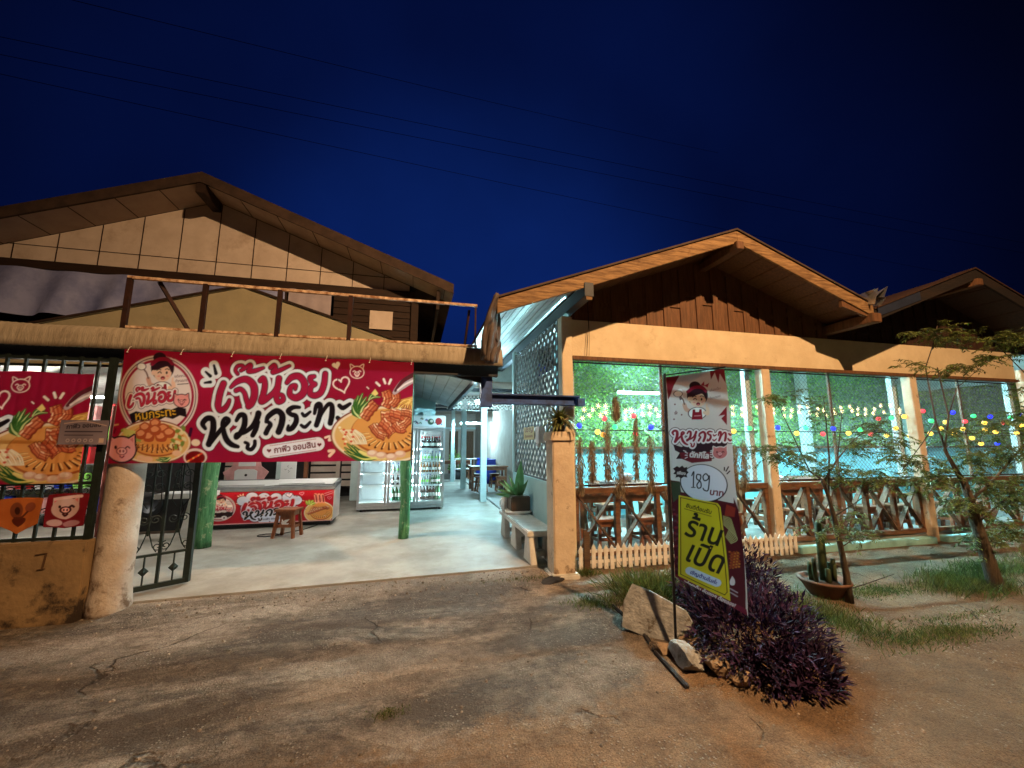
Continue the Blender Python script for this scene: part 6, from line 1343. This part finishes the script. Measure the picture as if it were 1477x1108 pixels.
MB().add(v, f).build('leaves', M['brom'], br)
# agave planter on the bench
ag = thing('agave_planter', 'brown pot of pale striped agave on the far end of the bench', 'potted plant', (1.70, 6.62, .455))
m = MB(); m.prism([(1.54, 6.46, .50), (1.86, 6.46, .50), (1.86, 6.78, .50), (1.54, 6.78, .50)], (0, 0, .24)); m.build('pot', M['brownpot'], ag, bevel=.015)
m = MB(); m.lathe((1.70, 6.62, .457), [(.22, 0), (.235, .05), (.21, .05)], 18); m.build('saucer', M['whitepaint'], ag, smooth=True)
v = []; f = []
for (dx, dy, dz, L_, w_) in ((.06, 0, 1, .62, .10), (-.35, -.1, 1, .42, .04), (-.7, .1, .8, .42, .04), (-.9, -.2, .55, .40, .04), (-.5, .5, .9, .40, .04), (.3, -.4, 1, .36, .045), (-.15, -.5, .9, .36, .04), (-1, .1, .3, .36, .035), (.25, .4, 1, .44, .05)):
    pv = V((1.70+dx*.05, 6.62+dy*.05, .70)); d_ = V((dx, dy, dz)).normalized(); sd = d_.cross(V((.3, -1, .2))).normalized(); b0 = len(v)
    for k in range(7): t = k/6; wd = w_*(.55+1.6*t*(1-t))*(1-t**3); v += [pv+sd*wd, pv+V((0, .012, 0)), pv-sd*wd]; pv = pv+d_*L_/6; d_ = (d_+V((dx*.03, 0, -.04))).normalized()
    for k in range(6): a_ = b0+3*k; f += [(a_, a_+1, a_+4, a_+3), (a_+1, a_+2, a_+5, a_+4)]
MB().add(v, f).build('leaves', M['agave'], ag)
ch = thing('plastic_jug', 'small white plastic jug on the far end of the bench', 'jug', (1.52, 6.85, .455))
m = MB(); m.lathe((1.52, 6.85, .455), [(.05, 0), (.07, .05), (.065, .16), (.045, .22), (.055, .26), (.05, .255)], 14); m.build('body', M['white'], ch, smooth=True)
m = MB(); m.tube([(1.46, 6.8, .68), (1.42, 6.77, .64), (1.42, 6.77, .56), (1.45, 6.80, .52)], .01, 6); m.build('handle', M['white'], ch)
pp = thing('potted_palm', 'dark bushy potted plant beside the pale posts in the passage', 'potted plant', tuple(gr(658, 693)))
q = gr(658, 693); m = MB(); m.lathe((q.x, q.y, .05), [(.2, 0), (.25, .35), (.24, .35)], 14); m.build('pot', M['nearblack'], pp, smooth=True)
n2 = 300; ps, us = mound(n2, (q.x, q.y, .4), .35, .35, .7); leafmesh('foliage', ps, us+np.array([0, 0, .4]), rdir(n2), RNG.uniform(.12, .22, n2), RNG.uniform(.03, .05, n2), M['leafdeep'], pp)
# trees
def tree(name, lab, trunk, limbs, clumps, y0, leaf, seed):
    r_ = random.Random(seed); base = V(trunk[0][0]); t_ = thing(name, lab, 'tree', tuple(base))
    m = MB(); m.tube([p for p, r in trunk], [r for p, r in trunk], 9); 
    m.build('trunk', M['bark'], t_, smooth=True, jit=.003)
    lm = MB()
    for pts, ra, rb in limbs: lm.tube(pts, ra, 6, rb)
    pos, dr, ln, wd = [], [], [], []
    for (c, rx, rz, n, tw) in clumps:
        for k in range(int(tw*1.5)):     # each twig is a short arching spray set with paired small leaves
            an, el = r_.uniform(0, 2*pi), r_.uniform(-.5, .7); d_ = V((cos(an)*cos(el), sin(an)*cos(el)*.7, sin(el)*.7))
            s_ = c+V((r_.gauss(0, .45)*rx, r_.gauss(0, .4)*rx*.8, r_.gauss(0, .45)*rz)); L_ = r_.uniform(.10, .22); p = s_.copy(); pts = [p.copy()]
            for j in range(6):
                p = p+d_*L_/6; d_ = (d_+V((r_.gauss(0, .1), r_.gauss(0, .1), -.12))).normalized(); pts.append(p.copy())
                sd = d_.cross(V((0, 0, 1))).normalized() if abs(d_.z) < .98 else V((1, 0, 0))
                for s2 in (-1, 1):
                    for rep in range(n):
                        pos.append(p+d_*L_/12*rep); q = d_*.5+sd*s2+V((r_.gauss(0, .25), r_.gauss(0, .25), r_.gauss(-.15, .3))); dr.append(q); ln.append(r_.uniform(leaf*.6, leaf*1.2)); wd.append(r_.uniform(leaf*.22, leaf*.38))
            lm.tube([pts[0], pts[3], pts[6]], .0022, 4, .001)
    lm.build('limbs', M['bark'], t_, smooth=True)
    n2 = len(pos); leafmesh('crown', np.array([tuple(p) for p in pos]), np.array([tuple(p) for p in dr]), RNG.normal(0, .4, (n2, 3))+np.array([0, 0, 1.]), np.array(ln), np.array(wd), M['leaftree'], t_, .15, .15)
    return t_
Y1_ = 3.42
def T1(x, y, dy=0): return at(x, y, Y1_+dy)
tree('small_tree', 'thin sparse feathery tree growing beside the terracotta cactus bowl',
     [(T1(1226, 876), .040), (T1(1221, 830), .030), (T1(1213, 790), .026), (T1(1203, 745), .024), (T1(1195, 715), .020), (T1(1186, 692), .016)],
     [((T1(1195, 715), T1(1196, 660), T1(1192, 615), T1(1188, 575)), .011, .004), ((T1(1188, 695), T1(1208, 662), T1(1232, 634), T1(1262, 612, .1)), .011, .004), ((T1(1186, 692), T1(1168, 680), T1(1148, 670), T1(1118, 650, -.1)), .010, .004), ((T1(1203, 745), T1(1230, 728), T1(1262, 705, -.1)), .009, .004),
      ((T1(1208, 662), T1(1212, 620), T1(1215, 590)), .006, .003), ((T1(1168, 680), T1(1130, 600, .1), T1(1118, 575, .1)), .006, .003), ((T1(1223, 850), T1(1250, 842), T1(1290, 828, -.2)), .008, .003), ((T1(1213, 790), T1(1235, 775), T1(1255, 765, .1)), .006, .003)],
     [(T1(1120, 652, -.1), .22, .10, 2, 26), (T1(1150, 660), .20, .13, 2, 26), (T1(1200, 680), .22, .13, 2, 36), (T1(1238, 640), .20, .14, 2, 24), (T1(1262, 615), .16, .12, 2, 18), (T1(1255, 690, -.1), .25, .10, 2, 26), (T1(1185, 600), .18, .10, 2, 10), (T1(1115, 575, .1), .24, .05, 2, 16), (T1(1172, 578), .2, .06, 1, 9), (T1(1225, 745), .16, .10, 2, 14), (T1(1240, 768, .1), .22, .06, 2, 14), (T1(1195, 765, -.1), .18, .06, 2, 12), (T1(1280, 660), .12, .10, 2, 12)], Y1_, .040, 4)
Y2_ = 3.3
def T2(x, y, dy=0): return at(x, y, Y2_+dy)
tree('big_tree', 'leaning leafy tree with a thick trunk at the right edge', 
     [(T2(1442, 864), .085), (T2(1432, 830), .066), (T2(1420, 790), .055), (T2(1408, 755), .050), (T2(1400, 722), .042), (T2(1388, 690), .032)],
     [((T2(1388, 690), T2(1366, 655), T2(1350, 610), T2(1338, 548)), .018, .006), ((T2(1395, 712), T2(1362, 650), T2(1368, 600), T2(1356, 548), T2(1352, 530)), .014, .005), ((T2(1338, 548), T2(1335, 530), T2(1345, 500), T2(1352, 470)), .007, .004), ((T2(1368, 600), T2(1380, 560), T2(1420, 525)), .007, .003), ((T2(1400, 722), T2(1435, 690), T2(1470, 650), T2(1500, 610)), .018, .006), ((T2(1408, 755), T2(1450, 720), T2(1495, 690)), .014, .006), ((T2(1350, 610), T2(1330, 640), T2(1300, 680, -.1)), .007, .003), ((T2(1500, 610), T2(1480, 540), T2(1440, 500)), .009, .004), ((T2(1420, 790), T2(1440, 770), T2(1462, 755)), .009, .004), ((T2(1500, 610), T2(1530, 560), T2(1520, 480)), .009, .004)],
     [(T2(1340, 478), .24, .09, 2, 18), (T2(1385, 487), .26, .09, 2, 26), (T2(1440, 490), .30, .10, 2, 34), (T2(1490, 485), .30, .14, 2, 24), (T2(1320, 527), .16, .04, 2, 8), (T2(1380, 530), .22, .05, 2, 18), (T2(1425, 518), .20, .05, 2, 18), (T2(1310, 660), .20, .10, 2, 16), (T2(1345, 690), .24, .14, 2, 34), (T2(1400, 660), .26, .18, 2, 34), (T2(1450, 650), .28, .2, 2, 44), (T2(1430, 700), .28, .16, 2, 50), (T2(1390, 730), .22, .14, 2, 40), (T2(1470, 720), .26, .18, 2, 46), (T2(1425, 775), .14, .12, 2, 24), (T2(1455, 765), .18, .14, 2, 26), (T2(1370, 625), .2, .1, 2, 12), (T2(1480, 600), .24, .16, 2, 26), (T2(1500, 560), .28, .18, 2, 30), (T2(1440, 610), .2, .1, 2, 16), (T2(1290, 690, -.1), .2, .07, 2, 12), (T2(1275, 635, -.1), .18, .10, 2, 12), (T2(1510, 660), .25, .25, 2, 30)], Y2_, .045, 9)
# power lines high over the street
for i, (p0, p1, sag, lab) in enumerate((((380, 60), (870, 180), .3, 'highest of the thin power lines crossing the night sky'), ((150, 60), (1420, 330), .8, 'second power line from the top, dipping toward the right'), ((130, 80), (1420, 345), .8, 'third power line, close below the second'), ((160, 120), (1200, 352), .7, 'lowest long power line running down to the hall ridge'))):
    a_, b_ = at(p0[0], p0[1], 16-2*i*0), at(p1[0], p1[1], 22); a_ = a_-(b_-a_)*.8; b_ = b_+(b_-a_)*.4
    pts = [a_.lerp(b_, t/24)-V((0, 0, sag*4*(t/24)*(1-t/24))) for t in range(25)]
    m = MB(); m.tube(pts, .010, 5); tag(m.build('power_line', M['cable'], None), lab, 'power line', 'power lines over the roofs')
m = MB(); p = V((2.31, 5.04, 3.75)); m.tube([p, p+V((.01, 0, -.5)), p+V((-.03, 0, -.95))], .004, 5); m.tube([p, p+V((.02, 0, -.6)), p+V((.005, 0, -.95))], .003, 5); tag(m.build('loose_cable', M['cable'], None), 'thin cable dangling down the cream lintel at its left end', 'cable')
